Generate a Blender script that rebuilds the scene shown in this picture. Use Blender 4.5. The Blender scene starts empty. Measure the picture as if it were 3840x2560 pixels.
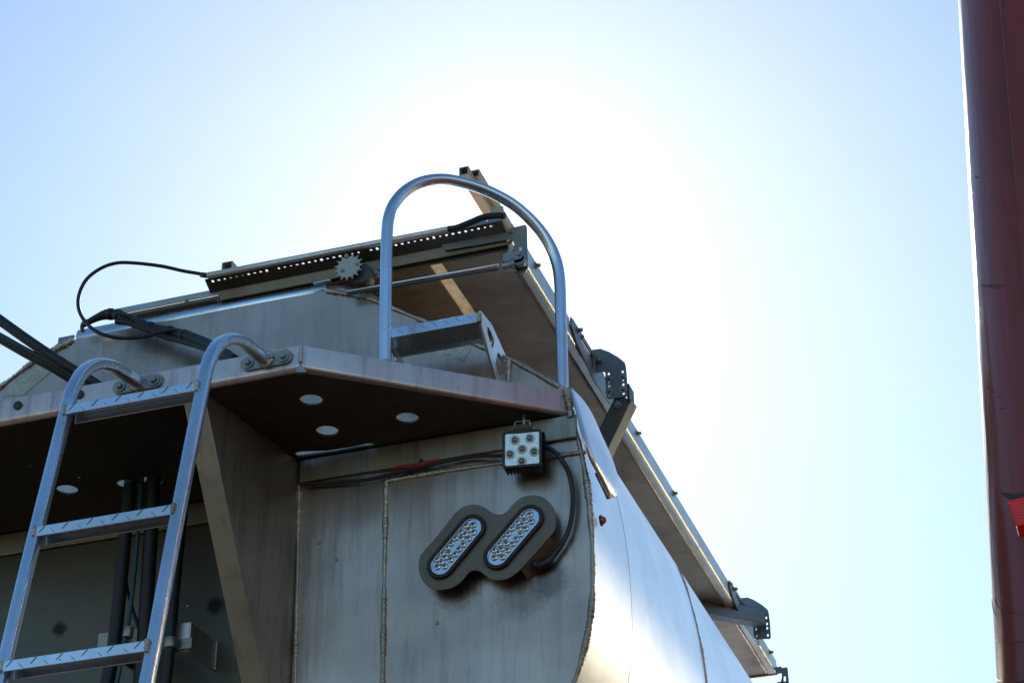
# Rear of an aluminium hopper tank trailer seen from below against the sun, red truck body beside it.
# World axes: X to the trailer's right, Y forward along the trailer, Z up; metres. The trailer's rear plate is the plane Y = 0.
import bpy, bmesh, math, random
from mathutils import Vector, Matrix
from mathutils.geometry import tessellate_polygon
random.seed(7)
S = bpy.context.scene
C = S.collection
R = math.radians

# ---------------------------------------------------------------- camera
cam = bpy.data.cameras.new("camera")
cam.lens = 70.0
cam.sensor_width = 36.0
cam.clip_start = 0.05
cam.clip_end = 3000.0
co = bpy.data.objects.new("camera", cam)
C.objects.link(co)
PITCH, YAW, ROLL = R(30.47), R(18.13), R(-.80)
fwd = Vector((-math.sin(YAW)*math.cos(PITCH), math.cos(YAW)*math.cos(PITCH), math.sin(PITCH)))
r0 = Vector((math.cos(YAW), math.sin(YAW), 0))
u0 = r0.cross(fwd)
rr = r0*math.cos(ROLL) + u0*math.sin(ROLL)
uu = u0*math.cos(ROLL) - r0*math.sin(ROLL)
M = Matrix((rr, uu, -fwd)).transposed().to_4x4()
M.translation = Vector((0.0, -4.071, 1.55))
co.matrix_world = M
S.camera = co

# ---------------------------------------------------------------- light
SUN_DIR = Vector((-.256, .792, .551)).normalized()       # towards the sun
w = bpy.data.worlds.new("World")
S.world = w
w.use_nodes = True
nt = w.node_tree
bg = nt.nodes["Background"]
sky = nt.nodes.new("ShaderNodeTexSky")
sky.sky_type = 'NISHITA'
sky.sun_disc = False
sky.sun_elevation = math.asin(SUN_DIR.z)
sky.sun_rotation = math.atan2(SUN_DIR.x, SUN_DIR.y)
sky.altitude = 100
sky.air_density = 1.0
sky.dust_density = .25
sky.ozone_density = 1.0
hs = nt.nodes.new("ShaderNodeHueSaturation")             # the camera's saturated daylight rendering of the whole sky
hs.inputs['Saturation'].default_value = 1.22
nt.links.new(sky.outputs[0], hs.inputs['Color'])
wb_ = nt.nodes.new("ShaderNodeMix"); wb_.data_type = 'RGBA'; wb_.blend_type = 'MULTIPLY'; wb_.inputs[0].default_value = 1
wb_.inputs[7].default_value = (1.07, 1.095, 1.0, 1)       # white balance, the same in every direction
nt.links.new(hs.outputs[0], wb_.inputs[6])
tc_ = nt.nodes.new("ShaderNodeTexCoord")                  # aureole round the sun, a smooth fall-off with the angle from it
dt_ = nt.nodes.new("ShaderNodeVectorMath"); dt_.operation = 'DOT_PRODUCT'; dt_.inputs[1].default_value = SUN_DIR
nt.links.new(tc_.outputs['Generated'], dt_.inputs[0])
mx_ = nt.nodes.new("ShaderNodeMath"); mx_.operation = 'MAXIMUM'; mx_.inputs[1].default_value = 0; nt.links.new(dt_.outputs['Value'], mx_.inputs[0])
pw_ = nt.nodes.new("ShaderNodeMath"); pw_.operation = 'POWER'; pw_.inputs[1].default_value = 420; nt.links.new(mx_.outputs[0], pw_.inputs[0])
am_ = nt.nodes.new("ShaderNodeMath"); am_.operation = 'MULTIPLY'; am_.inputs[1].default_value = 1.5; nt.links.new(pw_.outputs[0], am_.inputs[0])
ad_ = nt.nodes.new("ShaderNodeMix"); ad_.data_type = 'RGBA'; ad_.blend_type = 'ADD'; ad_.inputs[0].default_value = 1
nt.links.new(wb_.outputs[2], ad_.inputs[6]); nt.links.new(am_.outputs[0], ad_.inputs[7])
nt.links.new(ad_.outputs[2], bg.inputs[0])
bg.inputs[1].default_value = .12
sl = bpy.data.lights.new("sun", 'SUN')
sl.energy = 5.0
sl.angle = R(.53)
sl.color = (1, .95, .87)
so = bpy.data.objects.new("sun", sl)
C.objects.link(so)
so.rotation_euler = SUN_DIR.to_track_quat('Z', 'Y').to_euler()
S.view_settings.view_transform = 'Standard'
S.view_settings.look = 'None'
S.view_settings.exposure = .56
S.view_settings.gamma = 1
S.view_settings.use_curve_mapping = False

# ---------------------------------------------------------------- materials
def new_mat(name):
    m = bpy.data.materials.new(name)
    m.use_nodes = True
    n = m.node_tree
    return m, n, n.nodes["Principled BSDF"], n.nodes, n.links

def coords(n, l, scale=(1, 1, 1)):
    tc = n.new("ShaderNodeTexCoord")
    mp = n.new("ShaderNodeMapping")
    mp.inputs['Scale'].default_value = scale
    l.new(tc.outputs['Object'], mp.inputs[0])
    return mp.outputs[0]

def noise(n, l, vec, scale, detail=4, rough=.6):
    t = n.new("ShaderNodeTexNoise")
    t.inputs['Scale'].default_value = scale
    t.inputs['Detail'].default_value = detail
    t.inputs['Roughness'].default_value = rough
    l.new(vec, t.inputs['Vector'])
    return t.outputs['Fac']

def ramp(n, l, fac, stops):
    r = n.new("ShaderNodeValToRGB")
    e = r.color_ramp.elements
    while len(e) < len(stops):
        e.new(.5)
    for k, (p, c) in enumerate(stops):
        e[k].position = p
        e[k].color = (c, c, c, 1) if isinstance(c, (int, float)) else (*c, 1)
    l.new(fac, r.inputs[0])
    return r.outputs[0]

def mix(n, l, fac, a, b):
    m = n.new("ShaderNodeMix")
    m.data_type = 'RGBA'
    if isinstance(fac, (int, float)):
        m.inputs[0].default_value = fac
    else:
        l.new(fac, m.inputs[0])
    for s, v in ((6, a), (7, b)):
        if isinstance(v, tuple):
            m.inputs[s].default_value = (*v, 1)
        else:
            l.new(v, m.inputs[s])
    return m.outputs[2]

def bump(n, l, h, strength, dist, prev=None):
    b = n.new("ShaderNodeBump")
    b.inputs['Strength'].default_value = strength
    b.inputs['Distance'].default_value = dist
    l.new(h, b.inputs['Height'])
    if prev:
        l.new(prev, b.inputs['Normal'])
    return b.outputs[0]

def metal(name, base=(.6, .61, .62), dirt=(.16, .12, .085), rough=(.38, .55), metallic=.92, streak=.5, spots=.5, grain=(40, 40, 2), dents=.0,
          dirt_amt=.45, dark_marks=(), fine=1.):
    m, nt_, b, n, l = new_mat(name)
    o = coords(n, l)
    st = coords(n, l, (14, 14, 1.3))
    f1 = ramp(n, l, noise(n, l, st, 2.2, 6, .65), [(.50, 0.), (.78, 1.)])
    f2 = ramp(n, l, noise(n, l, o, 3.1, 5, .6), [(.42, 0.), (.75, 1.)])
    f3 = ramp(n, l, noise(n, l, o, 160, 2, .5), [(.70, 0.), (.76, 1.)])
    tone = ramp(n, l, noise(n, l, o, 5.5, 5, .6), [(.3, .82), (.7, 1.0)])
    mm = n.new("ShaderNodeMix"); mm.data_type = 'RGBA'; mm.blend_type = 'MULTIPLY'; mm.inputs[0].default_value = 1
    mm.inputs[6].default_value = (*base, 1)
    l.new(tone, mm.inputs[7])
    col = mm.outputs[2]
    def sc(f, k):
        t = n.new("ShaderNodeMath"); t.operation = 'MULTIPLY'; t.inputs[1].default_value = k
        l.new(f, t.inputs[0]); return t.outputs[0]
    col = mix(n, l, sc(f1, streak), col, dirt)
    col = mix(n, l, sc(f2, dirt_amt), col, dirt)
    col = mix(n, l, sc(f3, spots), col, (.05, .04, .03))
    for (p, rad, k) in dark_marks:                       # soot and other soft dark marks with a place of their own
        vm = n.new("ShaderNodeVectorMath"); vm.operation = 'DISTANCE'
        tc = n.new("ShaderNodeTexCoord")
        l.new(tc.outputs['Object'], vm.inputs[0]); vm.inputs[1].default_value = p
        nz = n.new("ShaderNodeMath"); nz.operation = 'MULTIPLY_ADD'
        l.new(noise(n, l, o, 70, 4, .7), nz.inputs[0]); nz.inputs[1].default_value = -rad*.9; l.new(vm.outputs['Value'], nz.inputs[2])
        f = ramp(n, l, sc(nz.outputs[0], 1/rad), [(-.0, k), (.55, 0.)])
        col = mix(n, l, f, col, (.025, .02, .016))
    l.new(col, b.inputs['Base Color'])
    b.inputs['Metallic'].default_value = metallic
    rn = noise(n, l, coords(n, l, grain), 6, 4, .6)
    mr = n.new("ShaderNodeMapRange")
    mr.inputs[3].default_value, mr.inputs[4].default_value = rough
    l.new(mix(n, l, .5, f2, rn), mr.inputs[0])
    l.new(mr.outputs[0], b.inputs['Roughness'])
    nb = bump(n, l, rn, .12*fine, .0006*fine)
    nb = bump(n, l, noise(n, l, o, 90, 3, .6), .18*fine, .0007*fine, nb)
    if dents:
        nb = bump(n, l, noise(n, l, o, 2.3, 2, .4), 1.0, dents, nb)
        nb = bump(n, l, noise(n, l, coords(n, l, (7, 7, .6)), 1.6, 3, .5), 1.0, dents*.45, nb)
    l.new(nb, b.inputs['Normal'])
    return m

def plain(name, col, rough=.5, metallic=0., nscale=60, var=.35, bmp=.15, spec=.5, coat=0.):
    m, nt_, b, n, l = new_mat(name)
    o = coords(n, l)
    f = ramp(n, l, noise(n, l, o, nscale, 4, .6), [(.3, 0.), (.75, 1.)])
    dark = tuple(c*(1-var) for c in col)
    l.new(mix(n, l, f, dark, col), b.inputs['Base Color'])
    b.inputs['Roughness'].default_value = rough
    b.inputs['Metallic'].default_value = metallic
    b.inputs['Specular IOR Level'].default_value = spec
    b.inputs['Coat Weight'].default_value = coat
    if bmp:
        l.new(bump(n, l, noise(n, l, o, nscale*3, 3, .6), bmp, .001), b.inputs['Normal'])
    return m

PLATE_MARKS = [((-1.3159, 0.0, 3.3913), .08, .35), ((-2.3448, 0.0, 4.2845), .09, .4), ((-1.4771, 0.0, 3.4263), .07, .5),
          ((-1.2518, 0.0, 3.4145), .06, .5)]  # soft dark marks set on the plate, most of them below the lamps
m_plate = metal("dull aluminium plate", (.61, .47, .395), rough=(.26, .40), dark_marks=PLATE_MARKS, streak=.45, dents=.012)
m_rec = metal('shade darkened recess aluminium', (.13, .112, .09), rough=(.34, .5), streak=.5, dark_marks=[((-2.1734, 0.13, 3.5354), .030, .97), ((-2.6174, 0.13, 3.5359), .026, .95)])  # base colour darkened to carry the shade inside the recess
m_deck = metal("weathered aluminium", (.42, .38, .32), rough=(.38, .54), dirt=(.08, .055, .035), streak=.6, spots=.7)
m_deck_shade = metal("shade darkened deck aluminium", (.10, .085, .065), rough=(.45, .6), dirt=(.035, .025, .018), streak=.4, spots=.5, metallic=.8, dirt_amt=.6)  # shade of the enclosed underside put into the deck's base colour
m_lip = metal("weathered aluminium edge", (.62, .55, .55), rough=(.36, .52), dirt=(.30, .16, .17), streak=.85, spots=.6)
m_tube = metal("satin aluminium tube", (.68, .78, .90), rough=(.24, .34), dirt=(.35, .33, .32), streak=.25, spots=.9, grain=(14, 14, 2), fine=.25)
m_shell = metal("polished aluminium shell", (.92, .90, .88), rough=(.30, .35), dirt=(.72, .68, .62), streak=.08, spots=.08, dirt_amt=.06, grain=(3, 3, 60), dents=.004, fine=.3)
m_shell2 = metal("warm tinted glare shell", (.92, .78, .54), rough=(.30, .36), dirt=(.62, .5, .36), streak=.1, spots=.1, dirt_amt=.1, grain=(3, 3, 60), dents=.004, fine=.3)  # warm tint picked so the added trailer throws cream glare
m_fin = metal("brushed aluminium sheet", (.86, .84, .82), rough=(.30, .44), dirt=(.5, .5, .48), streak=.15, spots=.2, grain=(6, 6, 60), dirt_amt=.1)
m_tray = metal("grimy aluminium cover", (.36, .275, .205), rough=(.42, .6), dirt=(.10, .065, .04), streak=.3, spots=.7, dirt_amt=.85)
m_rail = metal("aluminium rail", (.56, .54, .51), rough=(.34, .5), dirt=(.2, .15, .1), streak=.2, spots=.3)
m_chan = metal("grimy end channel", (.22, .175, .125), rough=(.4, .58), dirt=(.07, .045, .03), streak=.2, spots=.8, dirt_amt=.8)
m_lat = metal("stained latch plate", (.30, .275, .24), rough=(.36, .5), dirt=(.09, .07, .045), streak=.3, spots=.7, metallic=.8, dirt_amt=.8)
m_arm = metal("dark arm steel", (.10, .105, .11), rough=(.5, .65), dirt=(.05, .045, .04), streak=.2, spots=.3, metallic=.6, dirt_amt=.6)
m_tub2 = metal("dusty square tube", (.46, .40, .31), rough=(.5, .65), dirt=(.25, .19, .12), streak=.2, spots=.4, metallic=.35)
m_galv = metal("dark galvanised steel", (.22, .235, .26), rough=(.42, .6), dirt=(.10, .10, .10), streak=.2, spots=.3, metallic=.8, dirt_amt=.6)
m_zinc = metal("zinc steel", (.34, .335, .31), rough=(.38, .55), dirt=(.14, .11, .07), streak=.2, spots=.5, metallic=.85)
m_spr = metal("worn sprocket steel", (.54, .52, .48), rough=(.45, .6), dirt=(.28, .15, .07), streak=.2, spots=.9, metallic=.6)
m_weld = metal("weld metal", (.52, .485, .42), metallic=.75, rough=(.35, .55), dirt=(.12, .09, .05), streak=.2, spots=.7, dirt_amt=.7)
m_chrome = plain("chrome rod", (.9, .9, .9), .3, 1., bmp=.03, var=.1)
m_rub = plain("black rubber", (.018, .018, .02), .45, 0, bmp=.2)
m_hose = plain("black hose", (.012, .012, .014), .55, 0, bmp=.3, nscale=40)
m_teal = plain("teal stripe", (.008, .055, .07), .4, 0)
m_plastic = plain("black plastic housing", (.012, .012, .013), .5, 0, bmp=.3)
m_dkred = plain("dark red lens", (.05, .006, .006), .3)
m_redwire = plain("red tape", (.35, .012, .01), .4)
m_wire = plain("thin steel wire", (.6, .6, .58), .35, .9)
m_bowl = plain("lamp bowl", (.50, .42, .22), .28, .8, bmp=.05, var=.1)
m_dome = plain("led dome", (.10, .13, .17), .12, .2, bmp=0, var=.1, coat=1.)
m_chip = plain("led chip", (.55, .45, .12), .5)
m_rim = plain("led ring", (.75, .77, .8), .2, .8, bmp=0, var=.05)
m_pearl = plain("oval lamp led", (.55, .58, .60), .10, .75, bmp=0, var=.15, coat=1.)
m_pearlb = plain("oval lamp led core", (.16, .16, .15), .2, .3, bmp=0)
m_lensb = plain("mirrored lamp floor", (.62, .72, .85), .22, .9, nscale=200, bmp=.1, var=.1)
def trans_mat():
    m, nt_, b, n, l = new_mat("translucent bounce light sheet")
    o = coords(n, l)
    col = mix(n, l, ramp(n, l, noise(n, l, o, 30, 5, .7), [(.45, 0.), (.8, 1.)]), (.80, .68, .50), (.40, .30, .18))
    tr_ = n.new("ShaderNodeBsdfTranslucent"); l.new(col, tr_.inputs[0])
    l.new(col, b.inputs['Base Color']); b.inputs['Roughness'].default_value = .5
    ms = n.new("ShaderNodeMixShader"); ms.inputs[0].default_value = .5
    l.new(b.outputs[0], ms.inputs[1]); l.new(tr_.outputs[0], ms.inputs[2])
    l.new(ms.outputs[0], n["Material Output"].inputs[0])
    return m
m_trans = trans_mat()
m_brk = metal("dull bracket plate", (.20, .17, .135), rough=(.42, .58), dirt=(.10, .08, .055), streak=.3, spots=.4, metallic=.5)
m_step = metal("step side aluminium", (.80, .78, .76), rough=(.42, .55), dirt=(.3, .25, .2), streak=.4, spots=.4)
m_tire = plain("tyre rubber", (.02, .02, .02), .8)
m_scr = plain("scraped paint", (.09, .05, .035), .6)
m_dark = plain("dark chassis paint", (.03, .03, .03), .6)

def ridged(name, col, scale):
    m, nt_, b, n, l = new_mat(name)
    wv = n.new("ShaderNodeTexWave")
    wv.wave_type = 'BANDS'; wv.bands_direction = 'Z'
    wv.inputs['Scale'].default_value = scale
    wv.inputs['Distortion'].default_value = 0
    w2 = n.new("ShaderNodeTexWave")
    w2.wave_type = 'BANDS'; w2.bands_direction = 'X'
    w2.inputs['Scale'].default_value = scale*.9
    o = coords(n, l)
    l.new(o, wv.inputs[0]); l.new(o, w2.inputs[0])
    mu = n.new("ShaderNodeMath"); mu.operation = 'MULTIPLY_ADD'
    l.new(w2.outputs['Fac'], mu.inputs[0]); mu.inputs[1].default_value = .35; l.new(wv.outputs['Fac'], mu.inputs[2])
    l.new(ramp(n, l, mu.outputs[0], [(.15, tuple(c*.5 for c in col)), (.7, col)]), b.inputs['Base Color'])
    b.inputs['Metallic'].default_value = .9
    b.inputs['Roughness'].default_value = .2
    l.new(bump(n, l, mu.outputs[0], .25, .0006), b.inputs['Normal'])
    return m
m_ridge = ridged("ridged reflector", (.60, .64, .70), 105)

def tape_mat():
    m, nt_, b, n, l = new_mat("honeycomb reflective tape")
    v = n.new("ShaderNodeTexVoronoi")
    v.feature = 'DISTANCE_TO_EDGE'
    v.inputs['Scale'].default_value = 230
    v.inputs['Randomness'].default_value = .25
    o = coords(n, l)
    l.new(o, v.inputs['Vector'])
    col = ramp(n, l, v.outputs['Distance'], [(.03, (.34, .35, .29)), (.12, (.56, .58, .49))])
    col = mix(n, l, ramp(n, l, noise(n, l, o, 14, 4, .6), [(.5, 0.), (.75, .6)]), col, (.25, .22, .15))
    l.new(col, b.inputs['Base Color'])
    b.inputs['Roughness'].default_value = .35
    return m
m_tape = tape_mat()

def lens_mat(name, col, em=0):
    m, nt_, b, n, l = new_mat(name)
    wv = n.new("ShaderNodeTexWave"); wv.inputs['Scale'].default_value = 60; wv.bands_direction = 'Z'
    l.new(coords(n, l), wv.inputs[0])
    l.new(mix(n, l, wv.outputs['Fac'], tuple(c*.6 for c in col), col), b.inputs['Base Color'])
    b.inputs['Roughness'].default_value = .12
    b.inputs['Coat Weight'].default_value = 1
    pass
    l.new(bump(n, l, wv.outputs['Fac'], .4, .001), b.inputs['Normal'])
    tr_ = n.new("ShaderNodeBsdfTranslucent"); tr_.inputs[0].default_value = (*[min(1, c*1.3) for c in col], 1)
    ms = n.new("ShaderNodeMixShader"); ms.inputs[0].default_value = .45
    l.new(b.outputs[0], ms.inputs[1]); l.new(tr_.outputs[0], ms.inputs[2]); l.new(ms.outputs[0], n["Material Output"].inputs[0])
    return m
m_amber = lens_mat("amber lens", (.75, .16, .01))
m_redlens = lens_mat("red lens", (.95, .03, .02))

def red_mat():
    m, nt_, b, n, l = new_mat("worn dark red paint")
    o = coords(n, l)
    col = mix(n, l, ramp(n, l, noise(n, l, coords(n, l, (4, 4, .5)), 2, 5, .6), [(.35, 0.), (.7, 1.)]), (.17, .018, .008), (.26, .028, .012))
    scr = ramp(n, l, noise(n, l, coords(n, l, (3, 3, 30)), 5, 6, .7), [(.70, 0.), (.74, 1.)])
    col = mix(n, l, scr, col, (.10, .06, .04))
    l.new(col, b.inputs['Base Color'])
    b.inputs['Metallic'].default_value = 0
    b.inputs['Roughness'].default_value = .42
    b.inputs['Coat Weight'].default_value = .6
    b.inputs['Coat Roughness'].default_value = .16
    b.inputs['Coat IOR'].default_value = 1.5
    b.inputs['Specular IOR Level'].default_value = .3
    nb = bump(n, l, noise(n, l, coords(n, l, (3, 3, .35)), 4.5, 3, .5), .8, .012)
    nb = bump(n, l, noise(n, l, o, 120, 3, .6), .25, .0006, nb)
    l.new(nb, b.inputs['Normal'])
    return m
m_red = red_mat()

def ground_mat():
    m, nt_, b, n, l = new_mat("dusty yard ground")
    o = coords(n, l)
    a = noise(n, l, o, .35, 8, .65)
    col = mix(n, l, ramp(n, l, a, [(.35, 0.), (.65, 1.)]), (.060, .044, .030), (.105, .078, .052))
    col = mix(n, l, ramp(n, l, noise(n, l, o, 30, 5, .7), [(.45, 0.), (.7, .6)]), col, (.035, .028, .02))
    sp = n.new("ShaderNodeSeparateXYZ"); l.new(o, sp.inputs[0])        # pale gravel zone beyond the dark apron, added unseen to bounce light
    wn = n.new("ShaderNodeMath"); wn.operation = 'MULTIPLY_ADD'; l.new(noise(n, l, o, .8, 4, .6), wn.inputs[0]); wn.inputs[1].default_value = 1.5; l.new(sp.outputs[1], wn.inputs[2])
    mr = n.new("ShaderNodeMapRange"); l.new(wn.outputs[0], mr.inputs[0]); mr.inputs[1].default_value = 9; mr.inputs[2].default_value = 10
    col = mix(n, l, mr.outputs[0], col, mix(n, l, ramp(n, l, noise(n, l, o, 6, 6, .7), [(.4, 0.), (.6, 1.)]), (.46, .39, .28), (.60, .52, .39)))
    l.new(col, b.inputs['Base Color'])
    b.inputs['Roughness'].default_value = .85
    l.new(bump(n, l, noise(n, l, o, 25, 5, .7), .5, .02), b.inputs['Normal'])
    return m
m_ground = ground_mat()

# ---------------------------------------------------------------- mesh helpers
class MB:
    def __init__(s):
        s.v = []; s.f = []; s.sm = []
    def add(s, vs, fs, smooth=False):
        k = len(s.v)
        s.v += [tuple(v) for v in vs]
        for f in fs:
            s.f.append(tuple(i+k for i in f)); s.sm.append(smooth)
        return s
    def box(s, c, d, rot=None):
        c = Vector(c); h = Vector(d)/2
        vs = []
        for x in (-1, 1):
            for y in (-1, 1):
                for z in (-1, 1):
                    p = Vector((x*h.x, y*h.y, z*h.z))
                    if rot: p = rot @ p
                    vs.append(c+p)
        return s.add(vs, [(0, 1, 3, 2), (4, 6, 7, 5), (0, 4, 5, 1), (2, 3, 7, 6), (0, 2, 6, 4), (1, 5, 7, 3)])
    def bb(s, a, b):
        a = Vector(a); b = Vector(b)
        return s.box((a+b)/2, [abs(x) for x in (b-a)])
    def bar(s, a, b, wd, ht, up=(0, 0, 1)):
        a = Vector(a); b = Vector(b); d = (b-a); L = d.length; d.normalize()
        x = d.cross(Vector(up)).normalized(); z = x.cross(d)
        return s.box((a+b)/2, (wd, L, ht), Matrix((x, d, z)).transposed())
    def tube(s, pts, r, n=14, caps=True, closed=False, sq=None, up=None, flat=1.0):
        pts = [Vector(p) for p in pts]; N = len(pts)
        rs = r if isinstance(r, (list, tuple)) else [r]*N
        T = []
        for i in range(N):
            if closed: t = pts[(i+1) % N]-pts[i-1]
            else: t = pts[min(i+1, N-1)]-pts[max(i-1, 0)]
            T.append(t.normalized())
        u = Vector(up) if up else (Vector((0, 0, 1)) if abs(T[0].z) < .9 else Vector((0, 1, 0)))
        u = (u - T[0]*u.dot(T[0])).normalized()
        vs = []; fs = []
        for i in range(N):
            u = (u - T[i]*u.dot(T[i])).normalized(); v = T[i].cross(u)
            for k in range(n):
                a = 2*math.pi*(k+.5)/n; c_, s_ = math.cos(a), math.sin(a)
                q = 1.0
                if sq: q = (abs(c_)**sq+abs(s_)**sq)**(-1/sq)
                vs.append(pts[i]+(u*c_+v*s_*flat)*rs[i]*q)
        M_ = N if closed else N-1
        for i in range(M_):
            j = (i+1) % N
            for k in range(n):
                k2 = (k+1) % n
                fs.append((i*n+k, i*n+k2, j*n+k2, j*n+k))
        s.add(vs, fs, True)
        if caps and not closed:
            b0 = len(s.v)-len(vs)
            s.f.append(tuple(b0+k for k in reversed(range(n)))); s.sm.append(False)
            s.f.append(tuple(b0+(N-1)*n+k for k in range(n))); s.sm.append(False)
        return s
    def cyl(s, a, b, r, r2=None, n=20):
        return s.tube([a, b], [r, r if r2 is None else r2], n)
    def prism(s, outer, t, holes=(), o=(0, 0, 0), u=(1, 0, 0), v=(0, 0, 1), w=None):
        """flat plate: 2-D outline in the (u, v) plane at o, thickness t along w"""
        o = Vector(o); u = Vector(u).normalized(); v = Vector(v).normalized()
        w = Vector(w).normalized() if w else u.cross(v).normalized()
        loops = [list(outer)]+[list(h) for h in holes]
        flat_ = [p for L in loops for p in L]
        tri = tessellate_polygon([[Vector((p[0], p[1], 0)) for p in L] for L in loops])
        n = len(flat_)
        vs = [o+u*p[0]+v*p[1] for p in flat_]+[o+u*p[0]+v*p[1]+w*t for p in flat_]
        fs = []
        for a, b, c in tri:
            fs.append((a, b, c)); fs.append((a+n, c+n, b+n))
        k = 0
        for L in loops:
            m = len(L)
            for i in range(m):
                j = (i+1) % m
                fs.append((k+i, k+j, k+j+n, k+i+n))
            k += m
        return s.add(vs, fs)
    def sheet(s, rows, smooth=True, closed=False):
        n = len(rows[0]); vs = [p for r_ in rows for p in r_]; fs = []
        for i in range(len(rows)-1):
            for k in range(n if closed else n-1):
                k2 = (k+1) % n
                fs.append((i*n+k, i*n+k2, (i+1)*n+k2, (i+1)*n+k))
        return s.add(vs, fs, smooth)
    def dome(s, c, r, axis, h=None, n=16, m=5):
        c = Vector(c); ax = Vector(axis).normalized(); h = h or r
        u = ax.orthogonal().normalized(); v = ax.cross(u)
        rows = []
        for i in range(m+1):
            a = (math.pi/2)*i/m*.985
            rows.append([c+ax*h*math.sin(a)+(u*math.cos(2*math.pi*k/n)+v*math.sin(2*math.pi*k/n))*r*math.cos(a) for k in range(n)])
        s.sheet(rows, True, True)
        b0 = len(s.v)-n
        s.f.append(tuple(b0+k for k in range(n))); s.sm.append(True)
        return s
    def hexbolt(s, c, axis, r=.009, h=.007, washer=.014):
        c = Vector(c); ax = Vector(axis).normalized()
        s.cyl(c, c+ax*.003, washer, n=22)
        s.cyl(c+ax*.003, c+ax*(.003+h), r, n=6)
        s.cyl(c+ax*(.003+h), c+ax*(.004+h), r*.8, r*.6, n=12)
        return s
    def build(s, name, mat, parent=None, bevel=0, kind=None):
        me = bpy.data.meshes.new(name)
        me.from_pydata([tuple(v) for v in s.v], [], s.f)
        me.polygons.foreach_set('use_smooth', s.sm)
        bm = bmesh.new(); bm.from_mesh(me)
        bmesh.ops.recalc_face_normals(bm, faces=bm.faces)
        bm.to_mesh(me); bm.free()
        me.materials.append(mat)
        ob = bpy.data.objects.new(name, me)
        C.objects.link(ob)
        if parent:
            ob.parent = parent
        if bevel:
            md = ob.modifiers.new('bevel', 'BEVEL')
            md.width = bevel; md.segments = 2; md.limit_method = 'ANGLE'; md.angle_limit = R(40)
            md.harden_normals = False
        if kind: ob['kind'] = kind
        return ob

def cr(pts, k=8, closed=False):
    """Catmull-Rom through the points"""
    P_ = [Vector(p) for p in pts]; n = len(P_); out = []
    seg = n if closed else n-1
    for i in range(seg):
        if closed: a, b, c, d = P_[(i-1) % n], P_[i], P_[(i+1) % n], P_[(i+2) % n]
        else: a, b, c, d = P_[max(i-1, 0)], P_[i], P_[i+1], P_[min(i+2, n-1)]
        for j in range(k):
            t = j/k
            out.append(.5*((2*b)+(c-a)*t+(2*a-5*b+4*c-d)*t*t+(3*b-a-3*c+d)*t**3))
    if not closed: out.append(P_[-1])
    return out

def circle2(cx, cy, r, n=28, ry=None, a0=0):
    ry = ry or r
    return [(cx+r*math.cos(a0+2*math.pi*k/n), cy+ry*math.sin(a0+2*math.pi*k/n)) for k in range(n)]

def capsule2(p, q, r, n=14):
    p = Vector(p); q = Vector(q); d = (q-p).normalized(); a = math.atan2(d.y, d.x)
    return [tuple(q+Vector((math.cos(a-math.pi/2+math.pi*k/n), math.sin(a-math.pi/2+math.pi*k/n)))*r) for k in range(n+1)] + \
           [tuple(p+Vector((math.cos(a+math.pi/2+math.pi*k/n), math.sin(a+math.pi/2+math.pi*k/n)))*r) for k in range(n+1)]

def bead(mb, pts, r, pitch=.0055, jit=.25):
    """weld bead: a string of overlapping ripples"""
    pts = [Vector(p) for p in pts]; path = []; rad = []
    acc = 0
    for i in range(len(pts)-1):
        a, b = pts[i], pts[i+1]; L = (b-a).length; m = max(1, int(L/(pitch/3)))
        for j in range(m):
            path.append(a.lerp(b, j/m)+Vector((random.uniform(-1, 1), 0, random.uniform(-1, 1)))*r*.10)
            ph = (acc+L*j/m)/pitch % 1
            rad.append(r*(.80+.34*ph)*(1+random.uniform(-jit, jit)*.5)*(1+.22*math.sin(19*(acc+L*j/m))+.14*math.sin(61*(acc+L*j/m)+1)))
        acc += L
    path.append(pts[-1]); rad.append(r*.8)
    mb.tube(path, rad, 8)
    return mb

def empty(name, loc, label, cat, group=None):
    o = bpy.data.objects.new(name, None)
    o.location = loc
    C.objects.link(o)
    o['label'] = label; o['category'] = cat
    if group: o['group'] = group
    return o

def tag(o, label, cat, group=None):
    o['label'] = label; o['category'] = cat
    if group: o['group'] = group
    return o

# ---------------------------------------------------------------- the setting
g = MB()
g.sheet([[(x, y, 0) for x in (-1500, -60, -12, 0, 12, 60, 1500)] for y in (-1500, -60, -12, 0, 12, 60, 1500)], False)
gr = g.build('ground', m_ground); gr['kind'] = 'structure'

# ---------------------------------------------------------------- tank trailer
XC = -2.218
T = empty('tank_trailer', (0, 0, 0), 'aluminium hopper tank trailer seen from behind below its rear platform', 'trailer')

half = [(0, 4.335), (.374, 4.325), (.486, 4.283), (.67, 4.163), (.89, 4.012), (1.011, 3.914)]
side = cr([(1.011, 3.914, 0), (1.036, 3.83, 0), (1.060, 3.70, 0), (1.072, 3.58, 0), (1.0745, 3.46, 0), (1.071, 3.36, 0), (1.060, 3.285, 0), (1.038, 3.20, 0), (1.005, 3.12, 0), (.95, 3.03, 0), (.85, 2.90, 0)], 7)
half += [(p.x, p.y) for p in side[1:]] + [(.70, 2.5), (.50, 1.9), (.25, 1.25)]
prof = [(XC+x, z) for x, z in half]+[(XC-x, z) for x, z in reversed(half[1:])]
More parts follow.
